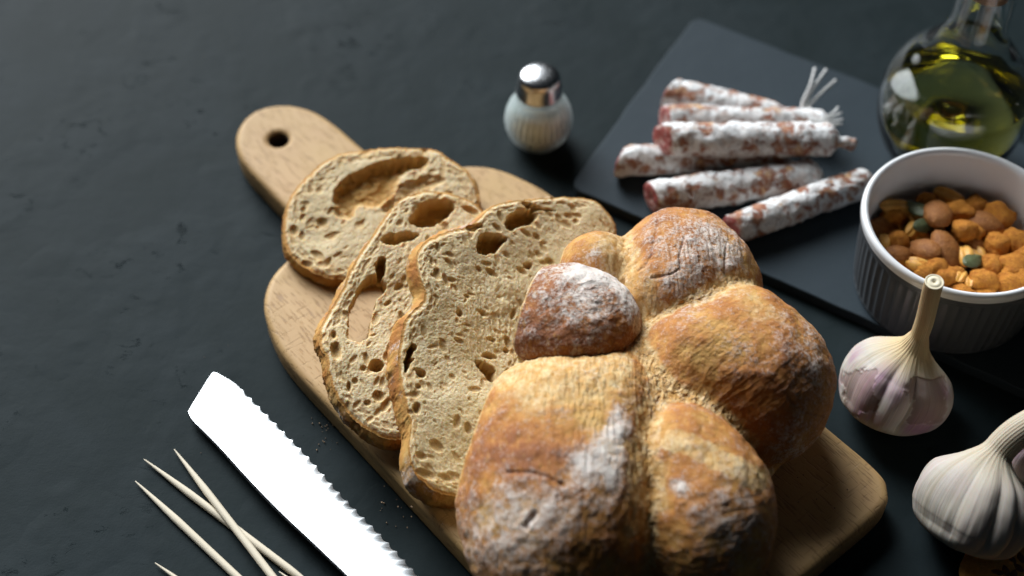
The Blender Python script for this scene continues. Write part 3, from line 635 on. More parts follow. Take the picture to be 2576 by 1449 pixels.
def sausage(label, a, b, ra, seed, slant=(0, 0), tail=None, endtaper=False, sag=0.0):
    """a, b: (px, py, z) of the axis ends; cut face at a"""
    A = P(*a); B = P(*b); ax = nrm(B - A); n = 90; t = np.linspace(0, 1, n)
    side = nrm(np.cross(ax, [0, 0, 1])); C = A + (B - A) * t[:, None] + side * (sag * np.sin(t * math.pi))[:, None]
    th = thing('dry_sausage', label, 'sausage', (*((A + B) / 2)[:2], 0.7), GS)
    r = np.full(n, ra); r *= np.where(t < .02, .93 + .07 * t / .02, 1)
    if endtaper: r = r * (1 - .45 * sstep(.72, 1, t)) * np.sqrt(np.clip((1.012 - t) / .03, .05, 1))
    else: r = r * np.sqrt(np.clip((1.008 - t) / .06, .12, 1))
    V, F, uv = tube(C, r, 40)
    rel = V - np.repeat(C, 40, 0); nz = fbm(V * 1.1, 3, seed) * .13 + fbm(V * 3.2, 3, seed + 4) * .08 + np.abs(fbm(V @ np.diag([1.2, 5, 5]), 3, seed + 6)) * .07
    V = V + rel / (np.linalg.norm(rel, axis=1)[:, None] + 1e-6) * (nz * np.repeat(np.minimum(1, r / ra), 40))[:, None]
    V[:40 * 60] -= ((1 - np.repeat(t[:60], 40) / t[60]) ** 3 * 0)[:, None]
    # slanted cut end
    w0 = np.exp(-np.repeat(t, 40) * 14); lat = (V - np.repeat(C, 40, 0)); V = V + ax * ((lat @ side) * slant[0] + lat[:, 2] * slant[1])[:, None] * w0[:, None]
    part('casing', V, F[:-2] + [F[-1]], MSA, th)
    ring = V[:40]; c0 = ring.mean(0); rows = [ring * 1]
    for s in (.93, .7, .45, .2, .02):
        q = c0 + (ring - c0) * s; q = q - ax * (.05 + .03 * s) * (1 if s < .93 else .6) + 0; q = q - ax[None] * fbm(q * 3, 3, seed + 9)[:, None] * .07; rows.append(q)
    part('cut_end', np.vstack(rows), grid_faces(40, 6, True)[:, ::-1], MME, th)
    return th, B, ax, side
sz = .7
sausage('upper right arm of the pile, long sausage under a twine knot, farthest back on the slate', (1683, 236, 1.75), (2008, 306, 1.7), .93, 5, (-.3, .1), endtaper=True)[0]['label'] = 'farthest back sausage on the slate, its right end tied with a long white string'
sausage('sausage with a pink angled end, second from the back, ending in a short string fringe', (1672, 300, 1.75), (2085, 312, 1.8), .88, 6, (.3, .2), endtaper=False)
sausage('leftmost sausage of the pile, half covered by the one resting on it', (1560, 405, 1.7), (1990, 388, 1.7), .9, 7, (-.5, .1))
sausage('topmost sausage of the pile, red cut end left and a casing nub right', (1668, 352, 3.2), (2108, 352, 3.2), .95, 8, (.5, .2))
sausage('sausage with a round red cut end, just behind the floury lobe of the loaf', (1640, 498, 1.72), (2066, 440, 1.72), .96, 9, (.25, .0))
sausage('frontmost sausage, its tip reaching the white ramekin', (1838, 578, 1.7), (2192, 452, 1.7), .86, 10, (.2, .2))
so_ = [o for o in COL.objects if o.name.startswith('dry_sausage')]
def strand(name, pts, r, parent, n=26):
    pts = smooth_line([P(*q) for q in pts], n); V, F, uv = tube(pts, r * (1 + .18 * np.sin(np.arange(n) * 2.1)), 8); return part(name, V, F, MTW, parent)
def knot(c, r, parent):
    Kp = P(*c); V, F, uv = tube([Kp + np.array([math.sin(2 * t) * r, math.cos(3 * t) * r * .7, math.sin(t) * r]) for t in np.linspace(0, 6.28, 40)], .10, 8); return part('twine_knot', V, F, MTW, parent)
knot((2014, 294, 2.0), .26, so_[0])
strand('string', [(2014, 290, 2.0), (2020, 255, 2.4), (2038, 215, 2.9), (2050, 172, 3.2)], .085, so_[0])
strand('string', [(2016, 290, 2.0), (2030, 250, 2.4), (2050, 215, 2.8), (2078, 175, 3.1)], .085, so_[0])
strand('string', [(2018, 290, 2.0), (2040, 260, 2.2), (2068, 232, 2.5), (2102, 202, 2.7)], .09, so_[0])
knot((2046, 308, 2.8), .2, so_[1])
for e in [(2108, 270), (2116, 284), (2120, 300), (2117, 312), (2104, 318)]:
    strand('string', [(2050, 306, 2.9), (2075, (e[1] + 2 * 306) / 3, 2.8), (2095, (e[1] * 2 + 306) / 3 + 2, 2.6), (*e, 2.4)], .065, so_[1], 16)
nb = tube(smooth_line([P(2104, 356, 3.2), P(2125, 358, 3.2), P(2140, 362, 3.1), P(2154, 368, 3.05)], 14), np.array([.5, .36, .3, .3, .32, .33, .33, .34, .34, .36, .38, .36, .3, .15]), 16)
part('casing_nub', nb[0] + .05 * fbm(nb[0] * 3, 3, 3)[:, None], nb[1], MSA, so_[3])

# ================================================================ GLASS THINGS
def mat_glass(name, tint=(1, 1, 1), ior=1.5, rough=0.0):
    m = M(name); m.set(Base_Color=tint, Roughness=rough, IOR=ior, Transmission_Weight=1.0); return m.m
MG = mat_glass('clear_glass', (.97, .99, .985))
m_ = M('fluted_glass'); tr = m_.new('ShaderNodeBsdfTransparent', {'Color': (.95, .98, .97, 1)}); gl = m_.new('ShaderNodeBsdfGlossy', {'Color': (1, 1, 1, 1), 'Roughness': .16})
fr_ = m_.new('ShaderNodeLayerWeight', {'Blend': .5}); tl_ = m_.new('ShaderNodeBsdfTranslucent', {'Color': (.9, .95, .94, 1)}); tr2 = m_.new('ShaderNodeMixShader', {0: m_.math('ADD', m_.math('MULTIPLY', fr_.outputs['Facing'], .4), .16), 1: tr.outputs[0], 2: tl_.outputs[0]}); mx_ = m_.new('ShaderNodeMixShader', {0: m_.math('ADD', m_.math('MULTIPLY', m_.math('POWER', fr_.outputs['Facing'], 2.0), .5), .05, True), 1: tr2.outputs[0], 2: gl.outputs[0]}); m_.link(mx_.outputs[0], m_.out.inputs[0]); MG2 = m_.m
mo = M('olive_oil'); mo.set(Base_Color=(1, 1, 1), Roughness=0.0, IOR=1.47, Transmission_Weight=1.0)
va = mo.new('ShaderNodeVolumeAbsorption', {'Color': (.82, .78, .02, 1), 'Density': 30.0}); mo.link(va.outputs[0], mo.out.inputs['Volume']); MO = mo.m
mc = M('polished_chrome'); cc = mc.coord(); mc.set(Base_Color=(.48, .49, .50), Metallic=1.0, Roughness=mc.ramp(mc.noise(cc, 8, 3), [(.3, .2), (.8, .3)])); MC = mc.m
ms = M('white_salt'); ms.set(Base_Color=(.90, .93, .95), Roughness=.8, Subsurface_Weight=.9, Subsurface_Radius=(1., 1., 1.), Subsurface_Scale=.008); ms.bump(ms.noise(ms.coord(), 22, 3), .0006, .8); MSALT = ms.m
# --- salt shaker
sb = P(1354, 352, 0); sb[2] = 0
sh = thing('salt_shaker', 'small ribbed glass salt shaker with a chrome cap, beside the slate', 'salt shaker', sb)
po = [(0.02, .05), (.9, .05), (1.25, .10), (1.5, .35), (1.78, .8), (1.95, 1.35), (1.97, 1.9), (1.85, 2.5), (1.6, 3.05), (1.38, 3.4), (1.33, 3.65), (1.38, 3.85), (1.34, 4.0)]
po = smooth_line(po, 70); pi_ = smooth_line([(1.15, 4.0), (1.18, 3.65), (1.3, 3.3), (1.55, 2.85), (1.75, 2.3), (1.80, 1.7), (1.68, 1.05), (1.35, .6), (.5, .5), (.02, .5)], 50)
flute = lambda th, z, r: 1 + .02 * np.cos(30 * th) * (1 - sstep(3.0, 3.5, z)) * sstep(.2, .7, z) * (r > 1.2)
prof = np.vstack([po, pi_]); nO = len(po)
th_ = np.linspace(0, 2 * math.pi, 240, endpoint=False)
V, F, uv = lathe(prof, 240, sb, lambda th, z, r: 1 + .022 * np.cos(30 * th) * (1 - sstep(3.0, 3.5, z)) * sstep(.2, .7, z) * (np.arange(len(prof))[:, None] < nO))
part('glass_body', V, F, MG2, sh)
V, F, uv = lathe(smooth_line([(.02, .51), (.5, .52), (1.33, .62), (1.66, 1.06), (1.78, 1.65), (1.74, 2.25), (1.6, 2.65), (1.5, 2.8), (1.3, 2.88), (.7, 2.95), (.02, 2.9)], 40), 240, sb, lambda th, z, r: 1 + .018 * np.cos(30 * th) * sstep(.9, 1.5, r)); part('salt_fill', V, F, MSALT, sh)
cp = smooth_line([(1.34, 3.85), (1.36, 3.9), (1.33, 4.1), (1.27, 4.6), (1.22, 4.9), (1.10, 5.15), (.8, 5.3), (.4, 5.36), (.02, 5.38)], 60)
V, F, uv = lathe(cp, 96, sb); part('cap', V, F, MC, sh)
mh = M('cap_hole'); mh.set(Base_Color=(.02, .02, .02), Roughness=.7)
for k in range(9):
    a = k * 2 * math.pi / 8; r = .62 if k < 8 else 0; c = sb + np.array([r * math.cos(a), r * math.sin(a), 5.345 - .02 * (r > 0)])
    V, F, uv = lathe([(.075, 0), (.07, .035), (.04, .03), (.002, .03)], 12, c); part('pour_hole', V, F, mh.m, sh)

# --- oil bottle
ob = P(2398, 262, 4.9); ob[2] = 0.72
Rb = 186 / pxcm(ob + [0, 0, 4.6])
bt = thing('oil_bottle', 'round glass oil bottle with a corked neck and yellow-green oil, behind the ramekin', 'bottle', ob)
po = smooth_line([(.02, .1), (1.6, .1), (2.3, .15), (Rb * .80, 1.2), (Rb * .96, 2.8), (Rb, 4.2), (Rb * .97, 5.6), (Rb * .84, 7.0), (Rb * .62, 8.1), (2.0, 8.9), (1.62, 9.7), (1.55, 10.8), (1.55, 12.2), (1.6, 13.4), (1.95, 14.2), (2.1, 14.5), (2.0, 14.6)], 110)
pi_ = smooth_line([(1.8, 14.5), (1.45, 13.6), (1.3, 12.4), (1.3, 11), (1.38, 9.8), (1.8, 8.9), (Rb * .62 - .2, 7.95), (Rb * .84 - .22, 6.9), (Rb * .97 - .22, 5.6), (Rb - .22, 4.2), (Rb * .96 - .24, 2.9), (Rb * .80 - .25, 1.45), (2.0, .75), (.9, .95), (.02, 1.0)], 90)
V, F, uv = lathe(np.vstack([po, pi_]), 128, ob); part('glass_body', V, F, MG, bt)
lv = 5.6
ins = pi_[::-1]; ins = ins[ins[:, 1] < lv]; ins = np.column_stack([np.maximum(ins[:, 0] - .015, .01), ins[:, 1] + .012])
V, F, uv = lathe(np.vstack([ins, [(ins[-1, 0], lv), (ins[-1, 0] * .5, lv), (.01, lv)]]), 128, ob); part('oil', V, F, MO, bt)
mk_ = M('cork'); c = mk_.coord(); mk_.set(Base_Color=mk_.mix(mk_.ramp(mk_.noise(c, 5, 5, .7), [(.4, 0), (.65, 1)]), (.25, .12, .05), (.55, .30, .14)), Roughness=.8); mk_.bump(mk_.noise(c, 6, 4), .0008, .7)
V, F, uv = lathe([(.01, 12.0), (1.0, 12.0), (1.12, 12.1), (1.24, 13.2), (1.34, 14.6), (1.36, 15.6), (1.25, 15.75), (.01, 15.75)], 48, ob); part('cork', V, F, mk_.m, bt)
hd = smooth_line([ob + np.array(q) for q in [(1.5, 0, 12.9), (2.6, 0, 13.1), (3.6, 0, 12.5), (4.2, 0, 11.2), (4.1, 0, 9.6), (3.7, 0, 8.2), (3.2, 0, 7.6)]], 40)
V, F, uv = tube(hd, .36, 20); part('handle', V, F, MG, bt)

# --- ramekin
RZ = 6.1; rc = P(2430, 549, RZ); Rr = np.linalg.norm(P(2427, 551, RZ) - P(2168, 551, RZ)); rb = np.array([rc[0], rc[1], .70])
ml = M('glazed_porcelain'); ml.set(Base_Color=(.76, .77, .78), Roughness=.22, Specular_IOR_Level=.5, Coat_Weight=.3); MR = ml.m
rk = thing('ramekin', 'round ribbed ramekin with white rim and white inside, filled with spiced nuts', 'bowl', rb)
H = RZ - .7
po = smooth_line([(.02, .1), (Rr * .7, .1), (Rr * .86, .06), (Rr * .90, .25), (Rr * .925, 1.2), (Rr * .95, 2.8), (Rr * .965, H - 1.1), (Rr * .966, H - .95), (Rr * .985, H - .85), (Rr * .998, H - .45), (Rr, H - .15), (Rr - .10, H), (Rr - .24, H + .02), (Rr - .38, H - .12), (Rr - .46, H - .5), (Rr * .90, H - 1.5), (Rr * .865, 1.4), (Rr * .82, .75), (Rr * .7, .55), (.02, .55)], 130)
V, F, uv = lathe(po, 360, rb, lambda th, z, r: 1 - .017 * np.abs(np.sin(30 * th)) ** .8 * sstep(.25, .5, z) * (1 - sstep(H - 1.25, H - 1.0, z)) * (r > Rr * .885) * (np.arange(130)[:, None] < 70))
mdk = M('dark_glaze'); mdk.set(Base_Color=(.085, .092, .10), Roughness=.3, Specular_IOR_Level=.5)
zr = V[:, 2] - rb[2]; rim_row = int(np.argmax(po[:, 1] > H - .55)); fm = (np.arange(len(F)) // 360) < rim_row
part('outer_wall', V, F[fm], mdk.m, rk); part('bowl_wall', V, F[~fm], MR, rk)

# ================================================================ NUTS
def nut_mat(name, c1, c2, c3, sc_=3.0, b=.0012, rough=.6):
    m = M(name); c = m.coord(); n1 = m.noise(c, sc_, 4, .6); n2 = m.noise(c, sc_ * 4, 3, .6)
    col = m.mix(m.ramp(n1, [(.35, 0), (.65, 1)]), c1, c2); col = m.mix(m.ramp(n2, [(.55, 0), (.7, 1)]), col, c3)
    m.set(Base_Color=col, Roughness=rough, Specular_IOR_Level=.3); m.bump(m.math('ADD', n1, m.math('MULTIPLY', n2, .5)), b, .8); return m.m
NM = {'almond': nut_mat('almond_skin', (.22, .075, .016), (.32, .12, .025), (.40, .19, .055), 2.5, .0010),
      'peanut': nut_mat('roasted_peanut', (.62, .30, .05), (.72, .40, .10), (.52, .18, .03), 1.4, .0004, .45),
      'coated': nut_mat('spice_coating', (.44, .145, .012), (.60, .245, .025), (.27, .065, .01), 3.2, .0024, .7),
      'seed': nut_mat('pumpkin_seed_skin', (.07, .085, .035), (.11, .13, .065), (.05, .06, .03), 3, .0004, .4)}
rng = np.random.default_rng(4)
def nut_mesh(kind, seed):
    nu, nv = 28, 18; U, W = np.meshgrid(np.linspace(0, 2 * math.pi, nu, endpoint=False), np.linspace(-math.pi / 2 + .02, math.pi / 2 - .02, nv))
    D = np.stack([np.sin(W), np.cos(W) * np.cos(U), np.cos(W) * np.sin(U)], -1).reshape(-1, 3)   # long axis x
    if kind == 'almond':
        x = D[:, 0]; tp = 1 - .38 * sstep(-.2, 1, x); V = D * [1.15, .72, .5]; V[:, 1:] *= tp[:, None]; V *= (1 + .035 * fbm(D * [.8, 5, 5], 3, seed))[:, None]
    elif kind == 'peanut':
        V = D * [.85, .46, .42]; V[:, 2] = np.where(V[:, 2] < 0, V[:, 2] * .45, V[:, 2]); g_ = np.exp(-(V[:, 1] / .12) ** 2) * (V[:, 2] > .1); V[:, 2] -= .14 * g_; V[:, 1] += .12 * (V[:, 0] ** 2)
    elif kind == 'coated':
        V = D * [.82, .72, .66] * (1 + .30 * fbm(D * 1.4, 2, seed) + .22 * np.abs(fbm(D * 3.0, 3, seed + 1, .6)))[:, None]
    else:
        V = D * [.72, .40, .13]; V[:, 1] *= 1 - .3 * sstep(0, 1, D[:, 0]); V[:, 2] += .03 * np.exp(-(D[:, 1] / .3) ** 2) * np.sign(V[:, 2])
    return V, grid_faces(nu, nv, True)
NAMES = {'almond': ('almond', 'almond'), 'peanut': ('peanut', 'peanut'), 'coated': ('coated_peanut', 'nut'), 'seed': ('pumpkin_seed', 'pumpkin seed')}
def nut(kind, c, size, rz, tilt, roll, label, group, seed):
    V, F = nut_mesh(kind, seed); cz, sz_ = math.cos(rz), math.sin(rz); ct, st = math.cos(tilt), math.sin(tilt); cr, sr = math.cos(roll), math.sin(roll)
    V = V * size; V = V @ np.array([[1, 0, 0], [0, cr, -sr], [0, sr, cr]]).T; V = V @ np.array([[ct, 0, st], [0, 1, 0], [-st, 0, ct]]).T; V = V @ np.array([[cz, -sz_, 0], [sz_, cz, 0], [0, 0, 1]]).T
    c = np.asarray(c, float); o = part(NAMES[kind][0], V + c, F, NM[kind], None, c - [0, 0, .4]); setp(o, label, NAMES[kind][1], group); return o
# (crop x, crop y, kind, size, direction in picture (deg), tilt, label)
NL = [(930, 520, 'almond', 1.0, 75, .3, 'large brown almond lying highest at the back of the nuts'), (1010, 850, 'almond', 1.0, -75, .25, 'almond pointing towards the garlic stem, in the middle of the ramekin'),
 (800, 825, 'almond', .92, 130, .5, 'rounded brown almond left of the one pointing at the garlic stem'), (620, 860, 'almond', .72, 10, .2, 'small dark almond close to the front left wall of the ramekin'),
 (495, 640, 'almond', .8, 20, .1, 'dark almond in shade against the left wall of the ramekin'), (600, 490, 'peanut', 1.05, 10, .3, 'yellow peanut half at the far left of the nuts'),
 (1025, 395, 'peanut', 1.0, -30, .1, 'arched peanut half touching the far wall of the ramekin'), (765, 485, 'seed', 1.0, 115, .3, 'dark green pumpkin seed between the yellow peanut half and the highest almond'),
 (825, 625, 'seed', .85, 20, .2, 'dark green pumpkin seed just in front of the highest almond'), (1225, 915, 'seed', 1.1, 40, .3, 'grey green pumpkin seed lying in a split peanut'),
 (850, 430, 'coated', .6, 30, 0, 'small orange nut peeping out behind the highest almond'), (1100, 530, 'coated', .9, 0, 0, 'rusty brown nut right of the highest almond'),
 (1240, 460, 'coated', .75, 45, .2, 'orange cornered nut near the far wall of the ramekin'), (1430, 560, 'coated', .95, 0, 0, 'bumpy orange nut ball near the right far wall'),
 (1150, 670, 'coated', .85, -20, 0, 'knobbly bright orange nut in the middle of the heap'), (1250, 690, 'coated', .6, 60, 0, 'small orange nut clump stuck to the knobbly one'), (1280, 600, 'almond', .95, 150, .1, 'brown almond between the knobbly nut and the bumpy ball'),
 (1450, 800, 'coated', .95, 80, 0, 'bumpy yellow orange nut, left one of the pair by the right wall'), (1575, 780, 'coated', .95, 80, 0, 'smooth sided orange nut, right one of the pair by the right wall'),
 (1165, 880, 'peanut', .95, 85, .2, 'pale peanut half left of the grey green seed'), (1290, 940, 'peanut', .95, 60, .1, 'pale peanut half under the grey green seed'),
 (1125, 1050, 'peanut', .8, 65, .4, 'fat yellow peanut half near the front rim'), (1205, 1085, 'peanut', .75, 75, .4, 'narrow yellow peanut half paired with the fat one at the front rim'),
 (1000, 1055, 'coated', .7, 0, 0, 'yellow nut against the front wall beside the garlic stem'), (1390, 960, 'coated', .75, 90, 0, 'orange brown nut right of the grey green seed'),
 (1310, 1090, 'coated', .8, 0, 0, 'speckled orange nut touching the front rim'), (1540, 990, 'coated', .95, 20, 0, 'pale orange nut with a seam near the right front wall'), (1560, 1100, 'coated', .9, 0, 0, 'flat orange nut on the right front rim'),
 (500, 755, 'peanut', .65, 90, .2, 'small yellow peanut half against the left wall'), (610, 755, 'coated', .6, 10, 0, 'small amber nut with a dark dimple near the left wall'), (720, 665, 'peanut', .75, 60, .2, 'orange peanut half below the green seeds'),
 (785, 965, 'peanut', .85, -25, 0, 'long olive yellow peanut half along the front left wall'), (930, 985, 'coated', .75, 0, 0, 'dark orange nut between the front wall and the pointing almond'), (1330, 800, 'coated', .6, 0, 0, 'small dark rusty nut above the split peanut'),
 (1690, 900, 'coated', .9, 0, 0, 'orange nut at the right wall, cut by the edge of the photo'), (560, 590, 'peanut', .85, -50, .2, 'thin orange peanut half under the yellow one at the far left'), (1440, 700, 'almond', .85, 20, .1, 'shaded almond in front of the bumpy orange ball')]
GN = 'nuts and seeds lying on top in the ramekin'
nz0 = 3.5
for i, (cx, cy, kd, sz2, an, tl, lb) in enumerate(NL):
    z = nz0 + (.35 if kd == 'seed' else 0) + (.35 if 'highest' in lb and kd == 'almond' else 0) + (.25 if 'knobbly bright' in lb else 0) - (.35 if 'shade' in lb or 'dark rusty' in lb or 'under the' in lb else 0)
    c = P(2075.4 + cx * .3038, 377.3 + cy * .3038, z)
    d = c[:2] - rb[:2]; L = np.linalg.norm(d); mx = Rr * .885 - .7
    if L > mx: c[:2] = rb[:2] + d / L * mx
    nut(kd, c, sz2 * rng.uniform(.98, 1.22), R_(an), tl, rng.uniform(-.5, .5), lb, GN, i)
k = 0
for zz in (3.15, 2.2):
    for gx in np.arange(-4.2, 4.3, 1.35):
        for gy in np.arange(-4.2, 4.3, 1.35):
            c = np.array([gx + rng.uniform(-.25, .25), gy + rng.uniform(-.25, .25)])
            if np.linalg.norm(c) > Rr * .87 - .8: continue
            kd = ['almond', 'coated', 'coated', 'peanut'][int(rng.integers(4))]; k += 1
            nut(kd, (rb[0] + c[0], rb[1] + c[1], zz + rng.uniform(-.15, .15)), .9, rng.uniform(0, 6.28), rng.uniform(-.3, .3), rng.uniform(-.5, .5), 'mixed roasted nut in the lower layers of the ramekin, mostly covered by others', 'nuts buried in the lower layers of the ramekin', 100 + k)

# ================================================================ GARLIC
def mat_garlic():
    m = M('garlic_skin'); at = m.coord((1, 1, 1), attr='uvw')
    st = m.noise(m.coord((9, 9, .5), attr='uvw'), 1, 4, .6, .4); st2 = m.noise(m.coord((26, 26, .9), attr='uvw'), 1, 3, .6)
    pt = m.noise(m.coord((1.3, 1.3, .35), attr='uvw'), 1.3, 4, .55, .3); pur = m.attr('purple')
    pv = m.math('MULTIPLY', m.ramp(m.math('ADD', m.math('MULTIPLY', pt, .7), m.math('MULTIPLY', st, .3)), [(.38, 0), (.54, 1)]), pur)
    col = m.mix(m.ramp(st, [(.3, 0), (.7, 1)]), (.38, .335, .265), (.51, .485, .43))
    col = m.mix(m.math('MULTIPLY', pv, .8), col, (.30, .17, .24))
    col = m.mix(m.math('MULTIPLY', m.ramp(st2, [(.58, 0), (.68, 1)]), .4), col, (.50, .38, .22))
    col = m.mix(m.attr('straw'), col, m.mix(st2, (.42, .30, .15), (.64, .50, .29)))
    col = m.mix(m.math('MULTIPLY', m.attr('peel'), .68), col, m.mix(st, (.13, .075, .06), (.27, .17, .16)))
    m.set(Base_Color=col, Roughness=.68, Specular_IOR_Level=.25, Subsurface_Weight=.15, Subsurface_Scale=.003)
    m.bump(m.math('ADD', m.math('MULTIPLY', st, .6), m.math('MULTIPLY', st2, .5)), .0006, .7); return m.m
MGA = mat_garlic()
def garlic(label, base, axis_pts, R, ncl, seed, purple, stem_r, rot=0.0, hb_=.62, straw=1.0, asym=.12, peels=()):
    """axis_pts: world cm points from root plate to stem tip; R radius of bulb"""
    C = smooth_line(axis_pts, 260); T, A, B = frames(C); L = np.concatenate([[0], np.cumsum(np.linalg.norm(np.diff(C, axis=0), axis=1))])
    n = 200; th = np.linspace(0, 2 * math.pi, n, endpoint=False); Hb = R * 1.55   # bulb length along axis
    x = L / Hb
    body = np.interp(x, [0, .02, .08, .2, .38, .52, .68, .82, .95, 1.08, 1.25, 1.5, 9], [.05, .40, .70, .93, 1.02, 1.03, .97, .80, .51, .28, .18, .0, .0]); 
    k = np.ones(9) / 9; body = np.convolve(np.pad(body, 4, 'edge'), k, 'valid')
    fr = sstep(.05, .25, x) * (1 - sstep(.75, 1.15, x)); rr = body * R
    rad = np.maximum(rr, stem_r * (1 + .0 * x)); rad = np.where(x < .9, rr, rad); rad = np.convolve(np.pad(rad, 4, 'edge'), k, 'valid')
    lob = np.abs(np.sin(ncl * (th + rot + .35 * np.sin(2 * th + seed)) / 2)) ** .8
    big = 1 + asym * np.sin(th + rot + seed) + .06 * np.sin(3 * th + seed)
    RR = rad[:, None] * (1 - .13 * (1 + .5 * np.sin(th * 2 + seed)[None]) * fr[:, None] * (1 - lob[None])) * (1 + (big[None] - 1) * fr[:, None])
    RR *= 1 + (.022 * np.abs(fbm(np.stack([np.cos(th)[None] * 5 + 0 * x[:, None], np.sin(th)[None] * 5 + 0 * x[:, None], x[:, None] * .8 + 0 * th[None]], -1), 4, seed + 3, .65))) * fr[:, None]
    RR *= 1 + .012 * np.sin(th * 31 + seed) * sstep(.8, 1.1, x)[:, None] + .02 * fbm(np.stack([np.cos(th)[None] * 2 + 0 * x[:, None], np.sin(th)[None] * 2 + 0 * x[:, None], x[:, None] * 2 + 0 * th[None]], -1), 3, seed)
    V = C[:, None] + RR[..., None] * (np.cos(th)[None, :, None] * A[:, None] + np.sin(th)[None, :, None] * B[:, None])
    uv = np.stack(np.broadcast_arrays(np.cos(th)[None], np.sin(th)[None], x[:, None]), -1)
    gx, gy = proj(V); wobn = fbm(V * 1.6, 4, seed + 40, .65) * 26
    pel = np.zeros(gx.shape)
    for (x0, x1, y0, y1) in peels:
        dd = np.minimum(np.minimum(gx - x0, x1 - gx), np.minimum(gy - y0, y1 - gy)) + wobn; pel = np.maximum(pel, sstep(0, 5, dd) * (x[:, None] < .9))
    Nn = V - C[:, None]; Nn /= np.linalg.norm(Nn, axis=-1)[..., None] + 1e-6
    V = V - Nn * (.045 * pel)[..., None]
    ib = int(np.argmax(x > .97)); tg = thing('garlic_bulb', label, 'garlic', base, 'whole garlic bulbs')
    stw = sstep(.75, 1.1, x)[:, None] * np.ones((1, n)) * straw
    pu = (purple * fr)[:, None] * np.clip(.55 + 1.6 * fbm(V * .55, 2, seed + 50), 0, 1.2)
    def sub(name, a, b, F=None):
        v = V[a:b].reshape(-1, 3); f = grid_faces(n, b - a, True)
        return part(name, v, f, MGA, tg, attrs={'peel': pel[a:b].ravel(), 'straw': stw[a:b].ravel(), 'purple': pu[a:b].ravel()}, uv=uv[a:b].reshape(-1, 3))
    sub('bulb', 0, ib + 1); sub('stem', ib, len(C))
    e = V[-1]; c0 = e.mean(0); t_ = T[-1]; mm = M('cut_stem_pith'); mm.set(Base_Color=(.74, .66, .48), Roughness=.7)
    rows = [e, c0 + (e - c0) * .86 + t_ * .03, c0 + (e - c0) * .80 - t_ * .05, c0 + (e - c0) * .7 + t_ * .02, c0 + (e - c0) * .25 + t_ * .03, c0 + (e - c0) * .15 - t_ * .06, c0 + (e - c0) * .01 - t_ * .06]
    part('stem_end', np.vstack(rows), grid_faces(n, len(rows), True), mm.m, tg)
    return tg
g0 = P(2222, 1010, 0)
g1c = P(2248, 960, 2.3)
garlic('purple streaked garlic bulb with an upright straw coloured stem, in front of the ramekin', (g1c[0], g1c[1], 0),
       [g1c + q for q in np.array([(-.7, -1.0, -2.0), (-.25, -.4, -.7), (.3, .3, .8), (.75, .7, 2.2), (.85, .8, 3.6), (.75, .8, 5.2), (.65, .75, 6.2), (.6, .7, 6.9)])], 2.72, 6, 3, 1.0, .44, .5, peels=[(2283, 2379, 945, 1068), (2119, 2206, 930, 1042)])
g2c = P(2450, 1258, 2.6)
garlic('white garlic bulb with a thick bent stem, at the right edge of the photo', (g2c[0], g2c[1], 0),
       [g2c + q for q in np.array([(-.7, -1.3, -1.9), (-.2, -.5, -.8), (.3, .5, .7), (1.0, 1.5, 1.8), (2.0, 2.1, 2.7), (3.4, 2.5, 3.2), (5.2, 2.6, 3.2), (7.0, 2.4, 2.8)])], 2.85, 8, 8, .25, .72, 2.1, straw=.35)
g3c = P(2640, 1130, 2.2)
garlic('purplish garlic bulb mostly hidden behind the bent stem of the white one', (g3c[0], g3c[1], 0),
       [g3c + q for q in np.array([(-.4, -.9, -1.9), (-.1, -.3, -.8), (.2, .3, .8), (.6, .9, 2.2), (1.2, 1.3, 3.6), (2.0, 1.6, 4.8)])], 2.4, 7, 5, .9, .5, 1.1)

# ================================================================ KNIFE
kq = [P(500, 985, .35), P(1060, 1449, 1.1), P(870, 1449, 1.1)]
kn_ = nrm(np.cross(kq[1] - kq[0], kq[2] - kq[0])); kn_ = kn_ if kn_[2] > 0 else -kn_
def onk(px, py):
    d = FW * FPX + RT * (px - 1288) - UP * (py - 724.5); return CAM + d * (((kq[0] - CAM) @ kn_) / (d @ kn_))
spine = smooth_line([(472, 1040), (484, 1062), (520, 1098), (560, 1140), (620, 1207), (700, 1290), (780, 1365), (870, 1451), (990, 1568), (1060, 1640)], 140)
edge = smooth_line([(536, 937), (546, 939), (560, 947), (585, 962), (620, 990), (700, 1070), (780, 1152), (860, 1243), (960, 1345), (1060, 1452), (1180, 1580), (1240, 1645)], 700)
dl = np.concatenate([[0], np.cumsum(np.hypot(*np.diff(edge, axis=0).T))]); tn = np.gradient(edge, axis=0); tn /= np.hypot(tn[:, 0], tn[:, 1])[:, None]; no = np.stack([-tn[:, 1], tn[:, 0]], -1)
amp = sstep(60, 110, dl) * 6.0 * (1 - (dl / dl.max()) * -.25); ph = (dl / 29.5) % 1
edge_s = edge + no * (amp * np.abs(np.sin(ph * math.pi)) ** .8)[:, None]
m_ = 700
sp2 = np.stack([np.interp(np.linspace(0, 1, m_), np.linspace(0, 1, len(spine)), spine[:, k]) for k in (0, 1)], -1)
rows = []; ts = [0, .03, .25, .5, .75, .86, 1.0]; hts = [0, .06, .07, .07, .07, .065, 0.005]
for tt in ts: 
    e_ = edge if tt < .9 else edge_s; rows.append(np.array([onk(*q) for q in sp2 * (1 - tt) + e_ * tt]))
top = [r + kn_ * h for r, h in zip(rows, hts)]; bot = [r - kn_ * h for r, h in zip(rows, hts)]
V = np.vstack(top + bot[::-1]); F = grid_faces(m_, 14).tolist(); F += [[0 * m_ + i, 13 * m_ + i, 13 * m_ + i + 1, i + 1] for i in range(m_ - 1)]
F += [[r * m_ for r in range(14)], [r * m_ + m_ - 1 for r in range(14)][::-1]]
mst = M('brushed_steel'); c = mst.coord((40, 900, 100), (0, 0, R_(47)))
